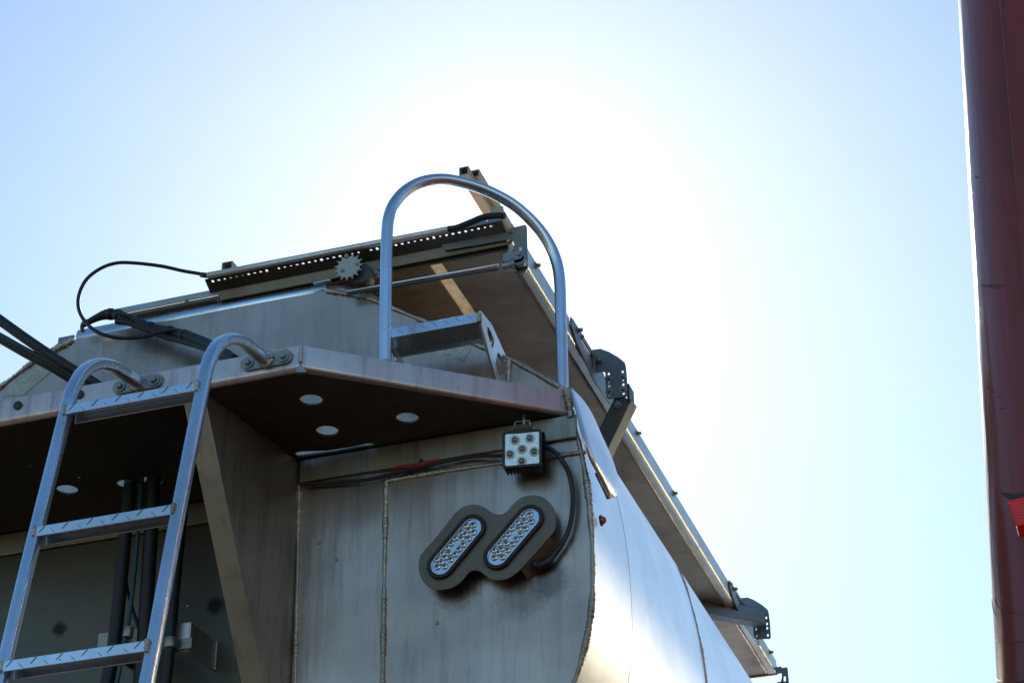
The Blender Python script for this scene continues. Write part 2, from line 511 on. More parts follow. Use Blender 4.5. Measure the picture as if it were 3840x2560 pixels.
# rear end plate
RX0, RX1, RY = -2.95, -1.903, .13
rec = [(RX0, 3.8345), (RX1, 3.8345), (RX1, 2.0), (RX0, 2.0)]
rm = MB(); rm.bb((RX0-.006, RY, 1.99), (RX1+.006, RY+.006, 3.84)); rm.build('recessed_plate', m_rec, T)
for x in (RX0-.006, RX1):
    rm = MB(); rm.bb((x, .0085, 1.99), (x+.006, RY-.0005, 3.8312)); rm.build('recess_cheek', m_deck, T)
ep = MB(); ep.prism(prof, .008, [rec], o=(0, 0, 0), u=(1, 0, 0), v=(0, 0, 1), w=(0, 1, 0))
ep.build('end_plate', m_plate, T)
# shell
def ring(y, off=0.):
    return [(x+(off if x > XC else -off if x < XC else 0), y, z+(off if z > 3.9 else 0)) for x, z in prof]
sh = MB()
ys = [.0085, .2, .5, 1, 2, 4, 6, 9.5]
rows = []
for y in ys: rows.append([Vector(p) for p in ring(y)])
sh.sheet(rows, True, True)
shell = sh.build('tank_shell', m_shell, T)
fe = MB(); fe.prism(prof, .008, o=(0, 9.5, 0), u=(1, 0, 0), v=(0, 0, 1), w=(0, 1, 0)); fe.build('front_plate', m_plate, T)
# seams round the shell
for y, r in ((.335, .0012), (1.13, .0042), (3.2, .004), (5.6, .004)):
    s_ = MB()
    if r > .002: bead(s_, [(x, y, z) for x, z in prof if z > 2.5 and x > XC], r, .012)
    else: s_.tube([(x-.0004, y, z) for x, z in prof if z > 2.5 and x > XC], r, 6)
    s_.build('shell_seam', m_weld if r > .002 else m_rail, T)
# edge weld all round the plate
wb = MB()
bead(wb, [(x, -.001, z) for x, z in prof if z > 2.9 and x > XC][:], .0068)
wb.build('edge_weld', m_weld, T)
wb = MB()
bead(wb, [(x, -.001, z) for x, z in prof if z > 3.9 and x < XC], .0085)
wb.build('edge_weld', m_weld, T)
# vertical and horizontal welds on the plate
for pts, r in (([(-1.8955, -.001, 3.766), (-1.889, -.001, 3.5), (-1.882, -.001, 3.2), (-1.876, -.001, 2.9)], .0052),
               ([(-1.662, -.001, 3.737), (-1.662, -.001, 3.5), (-1.660, -.001, 3.2), (-1.658, -.001, 2.9)], .0062),
               ([(-1.662, -.001, 3.737), (-1.5, -.001, 3.738), (-1.3, -.001, 3.733), (-1.152, -.001, 3.728)], .0062),
               ([(-1.342, -.001, 4.018), (-1.343, -.001, 3.93)], .007)):
    b_ = MB(); bead(b_, cr(pts, 6), r); b_.build('weld', m_weld, T)
# rolled coaming above the plate
cm = MB()
cm.tube([(-2.585, .028, 4.338), (-1.845, .028, 4.338)], .030, 20)
cm.build('coaming', m_tube, T)
cc = MB()
cc.tube([(-1.845, .026, 4.338), (-1.80, .026, 4.325), (-1.735, .026, 4.292), (-1.70, .024, 4.268)], [.022, .020, .018, .012], 16)
cc.build('coaming_end', m_weld, T)
cc = MB()
cc.box((-1.855, .0, 4.365), (.05, .02, .030)); cc.cyl((-1.85, .0, 4.38), (-1.85, .0, 4.396), .010, n=14); cc.cyl((-1.85, .0, 4.396), (-1.85, .0, 4.402), .014, n=14)
cc.build('stop_block', m_tube, T, bevel=.001)
for dx, zz in ((-.40, 4.338), (-.385, 4.322)):
    b_ = MB(); b_.box((XC+dx-.005, .05, zz), (.05, .08, .022)); b_.build('coaming_tab', m_galv, T, bevel=.001)

# ---- rear platform: upturned pan with chamfered corners
ZP = 3.832; RB = .014; HL = .064
cl = [(-1.186, -.001), (-1.707, -.430), (2*XC+1.707, -.430), (2*XC+1.186, -.001)]     # outer outline, right to left
def inset(p, q, d):
    e = (Vector(q)-Vector(p)).normalized(); n_ = Vector((e.y, -e.x)); return n_
hole_pts = [(-1.743, -.285, .0275), (-1.561, -.124, .0275), (-1.769, -.128, .0275), (-2.523, -.058, .0275), (-2.364, -.033, .0265), (-2.294, -.029, .0265)] + [(*(-2.5426, -0.2077, 3.832)[:2], .005), (*(-2.4616, -0.1083, 3.832)[:2], .006), (*(-2.1599, -0.0897, 3.832)[:2], .004), (*(-1.9185, -0.297, 3.832)[:2], .004)]
# flat deck (inset by the bend radius)
def offs(poly, d):
    out = []
    n_ = len(poly)
    for i in range(n_):
        p = Vector(poly[i])
        ns = []
        if i > 0:
            e = (p-Vector(poly[i-1])).normalized(); ns.append(Vector((e.y, -e.x)))
        if i < n_-1:
            e = (Vector(poly[i+1])-p).normalized(); ns.append(Vector((e.y, -e.x)))
        if len(ns) == 2:
            b_ = (ns[0]+ns[1]).normalized(); out.append(p+b_*d/b_.dot(ns[0]))
        else: out.append(p+ns[0]*d)
    return out
cen = Vector((XC, 0))
test = offs(cl, RB)
sgn = 1 if (test[1]-cen).length < (Vector(cl[1])-cen).length else -1
inn = offs(cl, RB*sgn)
# open a notch at each bent corner
def notch(a, b, c, d):
    a, b, c = Vector(a), Vector(b), Vector(c)
    return [b+(a-b).normalized()*d, b+((a-b).normalized()+(c-b).normalized())*d*.55, b+(c-b).normalized()*d]
deck = [tuple(inn[0])]+[tuple(v) for v in notch(inn[0], inn[1], inn[2], .020)]+[tuple(v) for v in notch(inn[1], inn[2], inn[3], .020)]+[tuple(inn[3])]
deck[0] = (deck[0][0]+.0, -.001); deck[-1] = (deck[-1][0], -.001)
deck += [(RX0+.001, -.001), (RX0+.001, RY-.001), (RX1-.001, RY-.001), (RX1-.001, -.001)]
slot = [(-1.8931, -0.0237, 3.832), (-1.8729, -0.0266, 3.832), (-1.8098, -0.0088, 3.832), (-1.7405, -0.0064, 3.832), (-1.7038, -0.0106, 3.832), (-1.6876, -0.0047, 3.832), (-1.6919, 0.0062, 3.832), (-1.721, 0.0032, 3.832), (-1.7922, 0.0052, 3.832), (-1.861, 0.0005, 3.832), (-1.8926, -0.0032, 3.832)]
slot = [(x, y-.024) for x, y, z in slot]
holes = [circle2(x, y, r, 30 if r > .01 else 10) for x, y, r in hole_pts]+[slot]
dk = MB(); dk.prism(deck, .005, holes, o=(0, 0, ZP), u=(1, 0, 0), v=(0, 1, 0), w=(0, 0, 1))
platform = dk.build('platform_deck', m_deck_shade, T)
# lips: bend + upright flange
for i in range(3):
    a, b = Vector(cl[i]), Vector(cl[i+1]); ia, ib = inn[i], inn[i+1]
    e = (b-a).normalized(); no = (a-ia); no = (no-e*no.dot(e)).normalized()
    rows = []
    sA = .0 if i == 0 else .018; sB = .0 if i == 2 else .018
    N_ = 7
    for k in range(N_+1):
        an = (math.pi/2)*k/N_
        cut = (1-k/N_)
        row = []
        for p, q, sg, cu in ((a, ia, 1, sA), (b, ib, -1, sB)):
            base = q-(q-p).dot(e)*e*(k/N_)
            base = q.lerp(q+(p-q).dot(e)*e, k/N_)
            pt = base+no*RB*math.sin(an)+e*sg*cu*cut
            row.append((pt.x, pt.y, ZP+RB-RB*math.cos(an)))
        rows.append(row)
    rows.append([(a.x, a.y, ZP+HL), (b.x, b.y, ZP+HL)])
    ti = .006
    an_, bn_ = a-no*ti, b-no*ti
    rows.append([(an_.x, an_.y, ZP+HL), (bn_.x, bn_.y, ZP+HL)])
    rows.append([(an_.x, an_.y, ZP+RB), (bn_.x, bn_.y, ZP+RB)])
    m_ = MB()
    m_.sheet(rows[:N_+2], True); m_.sheet(rows[N_+1:], False)
    # subdivide long way is not needed; keep crisp top edge
    m_.build('platform_lip', m_lip, platform)
for c_ in (cl[1], cl[2]):
    b_ = MB(); bead(b_, [(c_[0], c_[1]-.001, ZP+.016), (c_[0], c_[1]-.001, ZP+HL)], .0045); b_.build('corner_weld', m_weld, platform)
# flange that carries the platform on the plate
fl = MB(); fl.bb((-1.892, -.012, ZP-.064), (-1.17, -.0015, ZP-.002)); fl.build('support_flange', m_deck, T, bevel=.002)
fl = MB(); fl.bb((RX0+.002, RY-.012, ZP-.064), (RX1-.002, RY-.0015, ZP-.002)); fl.build('support_flange', m_deck, T, bevel=.002)

# ---- gusset bracket under the platform
gp = [Vector((-1.962, -.41, ZP-.001)), Vector((-1.897, -.002, ZP-.001)), Vector((-1.890, -.002, 2.93)), Vector((-1.916, -0.1029, 3.2123))]
G = MB()
t_ = Vector((-.005, 0, 0))
G.add([p for p in gp]+[p+t_ for p in gp], [(0, 1, 2, 3), (7, 6, 5, 4), (0, 3, 7, 4), (3, 2, 6, 7)])
gus = G.build('gusset_plate', m_deck, T)
L0, L1 = Vector((-1.962, -.412, ZP-.001)), Vector((-1.917, -0.0962, 3.2148))
dn = (L1-L0).normalized()
wv_ = Vector((-.058, .004, 0))
L2 = L1+dn*.35
F_ = MB()
nrm = dn.cross(wv_).normalized()*.005
F_.add([L0, L0+wv_, L2+wv_, L2, L0+nrm, L0+wv_+nrm, L2+wv_+nrm, L2+nrm], [(0, 1, 2, 3), (7, 6, 5, 4), (0, 4, 5, 1), (1, 5, 6, 2), (2, 6, 7, 3), (3, 7, 4, 0)])
F_.build('gusset_flange', m_deck, T, bevel=.002)

# ---- shoulder fin
fin_px = [(33, 383), (48, 440), (65, 505), (78, 560), (92, 610), (108, 655), (125, 692), (150, 735), (175, 790), (192, 824), (210, 812), (217, 790), (212, 745), (195, 690), (170, 630), (140, 575), (110, 490), (75, 430)]
fin = [(-1.195, 0.0151, 3.9175), (-1.17, -0.0423, 3.8439), (-1.15, -0.0796, 3.7774), (-1.14, -0.0907, 3.7336), (-1.132, -0.0927, 3.6984), (-1.128, -0.0761, 3.6764), (-1.126, -0.0496, 3.6647), (-1.125, -0.0022, 3.6589), (-1.126, 0.0522, 3.6484), (-1.128, 0.0948, 3.646), (-1.118, 0.1086, 3.6546), (-1.116, 0.1317, 3.6836), (-1.118, 0.1349, 3.719), (-1.125, 0.1291, 3.7546), (-1.135, 0.1203, 3.7896), (-1.15, 0.1119, 3.8327), (-1.168, 0.1057, 3.8862), (-1.185, 0.0763, 3.9182)]
Lf = cr(fin[:10], 5); Rt = cr([fin[0]]+list(reversed(fin[10:])), 5)
def resample(p, n_):
    d = [0]
    for a, b in zip(p, p[1:]): d.append(d[-1]+(b-a).length)
    out = []
    for k in range(n_):
        t = d[-1]*k/(n_-1); i = 0
        while i < len(p)-2 and d[i+1] < t: i += 1
        out.append(p[i].lerp(p[i+1], (t-d[i])/max(d[i+1]-d[i], 1e-6)))
    return out
Lf, Rt = resample(Lf, 26), resample(Rt, 26)
rows = []
for a, b in zip(Lf, Rt): rows.append([a.lerp(b, k/5)+Vector((.005+.003*math.sin(math.pi*k/5), 0, 0)) for k in range(6)])
fn = MB(); fn.sheet(rows, True)
fo = fn.build('shoulder_fin', m_fin, T)
md = fo.modifiers.new('solid', 'SOLIDIFY'); md.thickness = .0045; md.offset = 0
b_ = MB(); bead(b_, [Lf[19], Lf[22], Lf[25], Rt[24]], .0025); b_.build('fin_weld', m_zinc, fo)
b_ = MB(); bead(b_, [(-1.192, -.012, 3.90), (-1.186, -.01, 3.86), (-1.182, -.008, 3.82)], .008, jit=.6); b_.build('fin_weld', m_weld, fo)

# ---- amber marker
am = MB(); am.tube([(-1.138, 0.058, 3.5721), ((-1.138, 0.058, 3.5721)[0]+.004, (-1.138, 0.058, 3.5721)[1], (-1.138, 0.058, 3.5721)[2])], .0135, 20)
amb = am.build('marker_light', m_rub, T)
am = MB(); am.dome(((-1.138, 0.058, 3.5721)[0]+.003, (-1.138, 0.058, 3.5721)[1], (-1.138, 0.058, 3.5721)[2]), .0105, (1, 0, 0), .012); am.build('amber_lens', m_amber, amb)

# ---- reflective tape patches
def patch(pts3, name, mat, parent, t=.0012, y=-.0014):
    p2 = [(p[0], p[2]) for p in pts3]
    m_ = MB(); m_.prism(p2, t, o=(0, y, 0), u=(1, 0, 0), v=(0, 0, 1), w=(0, 1, 0)); return m_.build(name, mat, parent)
patch([(-1.5378, 0.0, 4.0868), (-1.4526, 0.0, 4.0897), (-1.4382, 0.0, 4.0745), (-1.46, 0.0, 4.0369), (-1.4844, 0.0, 4.0509), (-1.4908, 0.0, 4.0572), (-1.4972, 0.0, 4.0649), (-1.5099, 0.0, 4.0674)], 'reflective_tape', m_tape, T)
patch([(-1.2696, 0.0, 3.9148), (-1.2241, 0.0, 3.924), (-1.2192, 0.0, 3.9186), (-1.2173, 0.0, 3.873), (-1.2372, 0.0, 3.8844), (-1.2593, 0.0, 3.8974)], 'reflective_tape', m_tape, T)
patch([(-2.7938, 0.0, 4.1859), (-2.7558, 0.0, 4.2169), (-2.6987, 0.0, 4.2635), (-2.6724, 0.0, 4.2542), (-2.6513, 0.0, 4.2352), (-2.7299, 0.0, 4.1782)], 'reflective_tape', m_tape, T)

# ---- handrail hoop
hr = [(-1.5577, -0.2801, 3.9045), (-1.5598, -0.2818, 4.0342), (-1.5603, -0.2823, 4.173), (-1.5601, -0.2821, 4.2646), (-1.5574, -0.2799, 4.3144), (-1.5467, -0.2711, 4.3607), (-1.5244, -0.2527, 4.4057), (-1.491, -0.2252, 4.4426), (-1.449, -0.1905, 4.4637), (-1.4019, -0.1518, 4.4662), (-1.3546, -0.1128, 4.4565), (-1.3062, -0.0729, 4.4336), (-1.2661, -0.0399, 4.396), (-1.2355, -0.0146, 4.3503), (-1.2153, 0.002, 4.2953), (-1.2073, 0.0086, 4.2335), (-1.2067, 0.0091, 4.1283), (-1.2068, 0.009, 3.9928), (-1.2084, 0.0076, 3.8703)]
hr = [(hr[0][0], hr[0][1], ZP+.03)]+hr+[(hr[-1][0], hr[-1][1], ZP+.03)]
hoop = MB(); hoop.tube(cr(hr, 6), .0148, 24)
hoop.build('handrail', m_tube, T)
for p in (hr[0], hr[-1]):
    b_ = MB(); bead(b_, [(p[0]+.017*math.cos(a), p[1]+.017*math.sin(a), ZP+HL+.001) for a in [k*math.pi/5 for k in range(11)]], .004); b_.build('weld', m_weld, T)

# ---- step above the platform
tr = MB()
x0, x1 = -1.612, -1.362
yf, yb, zt = -.178, -.06, 4.056
tr.bb((x0, yf, zt-.004), (x1, yb, zt)); tr.bb((x0, yf-.003, zt-.026), (x1, yf+.001, zt+.001)); tr.bb((x0, yb-.001, zt-.010), (x1, yb+.003, zt+.001))
step = tr.build('step_tread', m_tube, T, bevel=.001)
nd = 8
for k in range(nd):
    m_ = MB()
    cx = x0+.018+(x1-x0-.036)*k/(nd-1)
    m_.prism([(-.009, .004), (.0, .0013), (.009, -.005), (.0, -.0013)], .0016, o=(cx, yf-.003, zt-.010), u=(1, 0, -.35), v=(0, 0, 1), w=(0, -1, 0))
    m_.build('tread_diamond', m_zinc, step)
SR = [(-1.352, -0.1466, 4.0672), (-1.352, -0.0628, 4.0748), (-1.352, 0.0408, 4.0449), (-1.352, 0.0514, 4.0438), (-1.352, 0.0409, 3.9607), (-1.352, -0.0275, 3.9293), (-1.352, -0.089, 3.9834), (-1.352, -0.1453, 4.0352)]
h1_ = [(-1.352, -0.0995, 4.0497), (-1.352, -0.0875, 4.053), (-1.352, -0.0737, 4.0505), (-1.352, -0.0473, 4.0412), (-1.352, -0.0457, 4.0342), (-1.352, -0.0585, 4.0091), (-1.352, -0.0723, 4.0094), (-1.352, -0.0969, 4.0319)]
h2_ = [(-1.352, -0.0137, 4.024), (-1.352, 0.0231, 4.0193), (-1.352, 0.0305, 4.0164), (-1.352, 0.0295, 3.9886), (-1.352, 0.0038, 3.9569), (-1.352, -0.0235, 3.9604), (-1.352, -0.0369, 3.9802), (-1.352, -0.0264, 4.0085)]
def legplate(X, dz=0, dy=0):
    m_ = MB(); f = lambda L: [(p[1]+dy-.0235, p[2]+dz) for p in L]
    m_.prism(f(SR), .006, [f(h1_), f(h2_)], o=(X, 0, 0), u=(0, 1, 0), v=(0, 0, 1), w=(1, 0, 0))
    return m_.build('step_side_plate', m_step, T)
legplate(-1.362)
legplate(-1.620, .0, 0)
b_ = MB(); bead(b_, [(-1.357, yf, zt), (-1.357, yf, zt-.026)], .006); b_.build('weld', m_weld, T)

# ---- pipe bracket on the plate behind the ladder
br = MB()
bx = [(-2.2042, -0.005, 3.4414), (-2.1679, -0.005, 3.4373), (-2.1386, -0.005, 3.4269), (-2.1352, -0.005, 3.3535), (-2.162, -0.005, 3.3612), (-2.199, -0.005, 3.3643)]
br.bb((bx[0][0], -.010, bx[4][2]), (bx[1][0], -.004, bx[1][2])); br.bb((bx[1][0]-.003, -.008, bx[4][2]), (bx[1][0]+.003, RY-.001, bx[1][2]))
br.build('pipe_bracket', m_step, T, bevel=.002)
b_ = MB(); b_.hexbolt((bx[0][0]+.018, -.010, bx[4][2]+.018), (0, -1, 0), .007, .005, .011); b_.build('bolt', m_zinc, T)
b_ = MB(); bead(b_, [(bx[1][0]+.006, RY-.001, bx[1][2]), (bx[1][0]+.006, RY-.001, bx[4][2])], .005); b_.build('weld', m_weld, T)
bl = (-2.4235, 0.0, 3.4465); bl2 = (-2.3085, 0.0, 3.3975)
br = MB(); br.bb((bl[0], -.002, bl2[2]), (bl2[0], .003, bl[2])); br.bb((bl[0]+.02, .003, bl2[2]), (bl[0]+.026, RY-.001, bl[2])); br.build('pipe_bracket', m_deck, T, bevel=.002)

# studs on the plate
for q in ((-1.8361, 0.0, 3.5995), (-1.787, 0.0, 3.5467), (-2.2509, 0.13, 3.5467), (-1.5256, 0.0, 3.3455)):
    b_ = MB(); b_.dome(q, .0045, (0, -1, 0), .003); b_.build('stud', m_weld, T)
# small red reflector on the lip and clearance hole
for q, mt in (((-2.452, -0.431, 3.8737), m_redlens), ((-2.2837, -0.431, 3.8723), m_rub)):
    b_ = MB(); b_.cyl(q, (q[0], q[1]-.003, q[2]), .0115, n=20); ro = b_.build('clearance_light', m_rub, platform)
    b_ = MB(); b_.dome((q[0], q[1]-.002, q[2]), .0075, (0, -1, 0), .002); b_.build('light_lens', m_dkred if mt is m_redlens else mt, T)

# ---- chassis and wheels (below the picture; they shade the ground)
ch = MB()
for x in (XC-.45, XC+.45): ch.bb((x-.05, .3, .95), (x+.05, 9.5, 1.25))
for y in (1.2, 2.5, 3.8): ch.bb((XC-.9, y-.06, .45), (XC+.9, y+.06, .57)); ch.bb((XC-.5, y-.05, .5), (XC-.4, y+.05, 1.0)); ch.bb((XC+.4, y-.05, .5), (XC+.5, y+.05, 1.0))
for x in (XC-.5, XC+.5): ch.bb((x-.05, 8.6, 0), (x+.05, 8.75, 1.0))
ch.build('chassis', m_dark, T, bevel=.005)
for y in (1.2, 2.5, 3.8):
    for x in (XC-.95, XC+.95):
        m_ = MB(); m_.cyl((x-.17, y, .51), (x+.17, y, .51), .51, n=40); wo = m_.build('wheel', m_tire, T, bevel=.03)
        m_ = MB(); m_.cyl((x-.175, y, .51), (x+.175, y, .51), .28, n=32); m_.build('rim', m_tube, wo, bevel=.01)

# ---------------------------------------------------------------- sliding hopper cover on top
K = empty('hopper_cover', (-1.7, 0, 4.36), 'long grimy metal cover tray on the tank top with sprocket and perforated end', 'cover')
K.location = (0, 0, 0)
XR = -1.326; XL = -2.16; ZB = 4.362; ZT = 4.42; YE = 3.25
# floor pan in lengths, joints visible
for y0_, y1_ in ((.007, 1.985), (1.988, YE-.03)):
    m_ = MB(); m_.bb((XL, y0_, ZB), (-1.566, y1_, ZB+.004)); m_.build('cover_sheet', m_tray, K)
    m_ = MB(); m_.bb((-1.532, y0_, ZB), (XR-.034, y1_, ZB+.004)); m_.build('cover_sheet', m_tray, K)
    m_ = MB(); m_.bb((-1.569, y0_, ZB+.0042), (-1.529, y1_, ZB+.0062)); m_.build('bounce_light_strip', m_trans, K)  # added translucent strip, stands in for sunlight bounced onto the underside
# stiffening rib (lighter) and folded seam on the sheet
m_ = MB(); m_.tube([(XR-.031, .02, ZB-.002), (XR-.031, YE-.04, ZB-.002)], .0045, 8); m_.build('sheet_fold', m_tray, K)
m_ = MB(); m_.bb((-1.90, .02, ZB-.012), (-1.87, YE-.05, ZB-.0005)); m_.build('stiffener_strip', m_tray, K, bevel=.001)
# side rail with rounded lower edge
def railmesh(y0_, y1_):
    pr = [(XR-.030, ZB-.001)]+[(XR-.010+.010*math.sin(a), ZB+.009-.010*math.cos(a)) for a in [k*math.pi/12 for k in range(7)]]+[(XR, ZT), (XR-.006, ZT+.001), (XR-.006, ZB+.012), (XR-.030, ZB+.003)]
    m_ = MB(); m_.sheet([[(x, y, z) for x, z in pr] for y in (y0_, y1_)], False, True)
    m_.f.append(tuple(range(len(pr)))); m_.sm.append(False); m_.f.append(tuple(len(pr)+k for k in range(len(pr)))); m_.sm.append(False)
    return m_.build('side_rail', m_rail, K)
railmesh(.0, 1.985); railmesh(1.989, YE)
m_ = MB(); m_.bb((XL-.004, 0, ZB), (XL, YE, ZT)); m_.build('side_rail', m_rail, K)
for q in ((-1.326, 0.1894, 4.4067), (-1.326, 0.5912, 4.4291), (-1.326, 1.0895, 4.408), (-1.326, 1.1996, 4.405), (-1.326, 1.6468, 4.407), (-1.326, 2.4369, 4.4123), (-1.326, 3.1323, 4.4189)):
    m_ = MB(); m_.hexbolt((XR, q[1], min(max(q[2], 4.385), 4.41)), (1, 0, 0), .0055, .010, .010); m_.build('bolt', m_zinc, K)
# end channel: upright web, flared perforated flange, rolled tube edge
XE0, XE1 = -2.150, -1.34
def endstrip(yz0, yz1, name, mat, xa=XE0, xb=XE1, t=.003, holes=0):
    (ya, za), (yb_, zb) = yz0, yz1
    v_ = Vector((0, yb_-ya, zb-za)); Lh = v_.length
    hs = []
    if holes:
        n_ = int((xb-xa-.03)/.0175)
        for k in range(n_):
            cx = .02+k*.0175
            if 9 < k < 11 or 24 < k < 26: continue
            hs.append(circle2(cx, Lh-.0095, random.uniform(.0034, .0052), 10, random.uniform(.0018, .0032) if k % 9 else .0042))
    m_ = MB(); m_.prism([(0, 0), (xb-xa, 0), (xb-xa, Lh), (0, Lh)], t, hs, o=(xa, ya, za), u=(1, 0, 0), v=v_, w=Vector((1, 0, 0)).cross(v_))
    return m_.build(name, mat, K)
endstrip((.004, 4.345), (.006, 4.358), 'channel_lip', m_chan)
endstrip((-.010, 4.354), (.006, 4.358), 'channel_ledge', m_chan)
endstrip((-.008, 4.355), (-.012, 4.382), 'channel_web', m_chan)
endstrip((-.012, 4.3825), (-.050, 4.403), 'perforated_flange', m_chan, xa=-2.178, xb=-1.338, holes=1)
m_ = MB(); m_.tube([(-2.1672, -0.054, 4.4096), (-1.4811, -0.054, 4.4044)], .0092, 18); m_.build('edge_tube', m_step, K)
m_ = MB(); m_.prism([(0, 0), (.135, 0), (.135, .020), (.02, .020), (.0, .010)], .003, [circle2(.045, .010, .010, 12, .003), circle2(.09, .010, .003, 10)], o=(-1.470, -.05, 4.404), u=(1, 0, 0), v=(0, .25, .97), w=(0, 1, -.25)); m_.build('tube_saddle', m_rail, K, bevel=.0007)
# second plate on the channel and the latch plate at its right end
m_ = MB()
q2 = [(-1.515, -0.022, 4.3918), (-1.3371, -0.022, 4.3946), (-1.2847, -0.022, 4.3962), (-1.2818, -0.022, 4.3857), (-1.2814, -0.022, 4.2611), (-1.2901, -0.022, 4.2493), (-1.3022, -0.022, 4.2491), (-1.3158, -0.022, 4.2582), (-1.3226, -0.022, 4.2733), (-1.3229, -0.022, 4.2975), (-1.3257, -0.022, 4.3154), (-1.3162, -0.022, 4.341), (-1.3185, -0.022, 4.3554), (-1.3252, -0.022, 4.3611), (-1.5054, -0.022, 4.3657), (-1.5133, -0.022, 4.3808)]
sl_ = [(-1.3042, -0.022, 4.3262), (-1.301, -0.022, 4.3325), (-1.2965, -0.022, 4.329), (-1.2957, -0.022, 4.3157), (-1.2989, -0.022, 4.2717), (-1.3035, -0.022, 4.2692), (-1.307, -0.022, 4.2751)]
m_.prism([(p[0], p[2]) for p in q2], .004, [[(p[0], p[2]) for p in sl_]], o=(0, -.022, 0), u=(1, 0, 0), v=(0, 0, 1), w=(0, 1, 0))
m_.build('latch_plate', m_lat, K, bevel=.0008)
# clevis, rollers and rod
m_ = MB()
q3 = [(-1.3386, -0.046, 4.3035), (-1.33, -0.046, 4.3068), (-1.2965, -0.046, 4.3029), (-1.2859, -0.046, 4.2989), (-1.284, -0.046, 4.2882), (-1.2908, -0.046, 4.28), (-1.306, -0.046, 4.2775), (-1.3409, -0.046, 4.2816)]
m_.prism([(p[0], p[2]) for p in q3], .005, o=(0, -.046, 0), u=(1, 0, 0), v=(0, 0, 1), w=(0, 1, 0)); m_.build('clevis', m_zinc, K, bevel=.0008)
q = (-1.2966, -0.046, 4.2943); m_ = MB(); m_.cyl((q[0], -.052, q[2]), (q[0], -.015, q[2]), .0065, n=16); m_.build('clevis_pin', m_zinc, K)
q = (-1.298, -0.035, 4.2825)
for k in range(3):
    m_ = MB(); m_.cyl((q[0], -.045, q[2]-.004+.006*k), (q[0], -.025, q[2]-.004+.006*k), .017-.001*k, n=22); m_.build('roller', m_galv, K, bevel=.001)
q = (-1.328, -0.035, 4.2718)
m_ = MB(); m_.cyl((q[0]-.015, -.035, q[2]), (q[0]+.012, -.035, q[2]+.001), .013, n=16); m_.cyl((q[0]+.012, -.035, q[2]), (q[0]+.02, -.035, q[2]), .018, n=20); m_.build('rod_nut', m_zinc, K, bevel=.001)
rA, rB = (-1.7712, -0.035, 4.2881), (-1.3554, -0.035, 4.2801)
rM = Vector(rA).lerp(Vector(rB), .0)
m_ = MB(); m_.cyl(rM, rB, .0038, n=18); m_.build('chrome_rod', m_chrome, K)
m_ = MB(); m_.cyl((rA[0], -.030, rA[2]-.005), (rB[0], -.030, rB[2]-.008), .0045, n=12); m_.build('rod_guide', m_arm, K)
# sprocket
sc_ = (-1.7554, -0.062, 4.3426); nT = 15
pts = []
for k in range(nT):
    a = 2*math.pi*k/nT
    for da, rd in ((-.15, .0312), (-.085, .0322), (-.018, .0405), (.018, .0405), (.085, .0322), (.15, .0312)):
        pts.append((sc_[0]+rd*math.cos(a+da*1.1), sc_[2]+rd*math.sin(a+da*1.1)))
m_ = MB(); m_.prism(pts, .004, o=(0, -.066, 0), u=(1, 0, 0), v=(0, 0, 1), w=(0, 1, 0)); spk = m_.build('sprocket', m_spr, K, bevel=.0006)
for q in ((325, 1035), (545, 940), (390, 830)):
    pass
for q in [(-1.7715, -0.066, 4.3336), (-1.731, -0.066, 4.3454), (-1.7611, -0.066, 4.3746)]:
    m_ = MB(); m_.cyl((q[0], -.070, q[2]), (q[0], -.066, q[2]), .0055, n=6); m_.build('sprocket_bolt', m_zinc, spk)
m_ = MB(); m_.cyl((sc_[0], -.062, sc_[2]), (sc_[0], .0, sc_[2]), .014, n=18); m_.build('sprocket_shaft', m_galv, K)
m_ = MB(); m_.cyl((sc_[0]+.025, -.045, sc_[2]-.012), (sc_[0]+.025, -.008, sc_[2]-.012), .030, n=26); m_.build('gear_housing', m_arm, K, bevel=.002)
q = (-1.701, -0.02, 4.3393); m_ = MB(); m_.hexbolt((q[0], -.012, q[2]), (0, -1, 0), .007, .006, .012); m_.build('bolt', m_zinc, K)
for q in [(-1.9886, -0.014, 4.4036), (-2.1048, -0.014, 4.4009), (-1.8721, -0.014, 4.4011)]:
    m_ = MB(); m_.dome((q[0], -.0125, q[2]), .007, (0, -1, 0), .004); m_.build('rivet', m_chan, K)
for q in [(-1.3249, -0.022, 4.3813), (-1.3821, -0.022, 4.3818), (-1.6259, -0.022, 4.3949)]:
    m_ = MB(); m_.dome((q[0], -.022, q[2]), .006, (0, -1, 0), .004); m_.build('rivet', m_chan, K)
# low rail reaching further to the left
m_ = MB(); m_.bb((-2.47, -.006, 4.377), (-2.145, -.002, 4.396)); m_.build('cover_rail', m_rail, K, bevel=.001)
m_ = MB(); m_.bb((-2.47, -.002, 4.366), (-2.145, .05, 4.377)); m_.build('rail_underside', m_chan, K, bevel=.001)
m_ = MB(); m_.hexbolt((-2.2519, -0.006, 4.3759), (0, -1, 0), .003, .002, .006); m_.build('bolt', m_zinc, K)
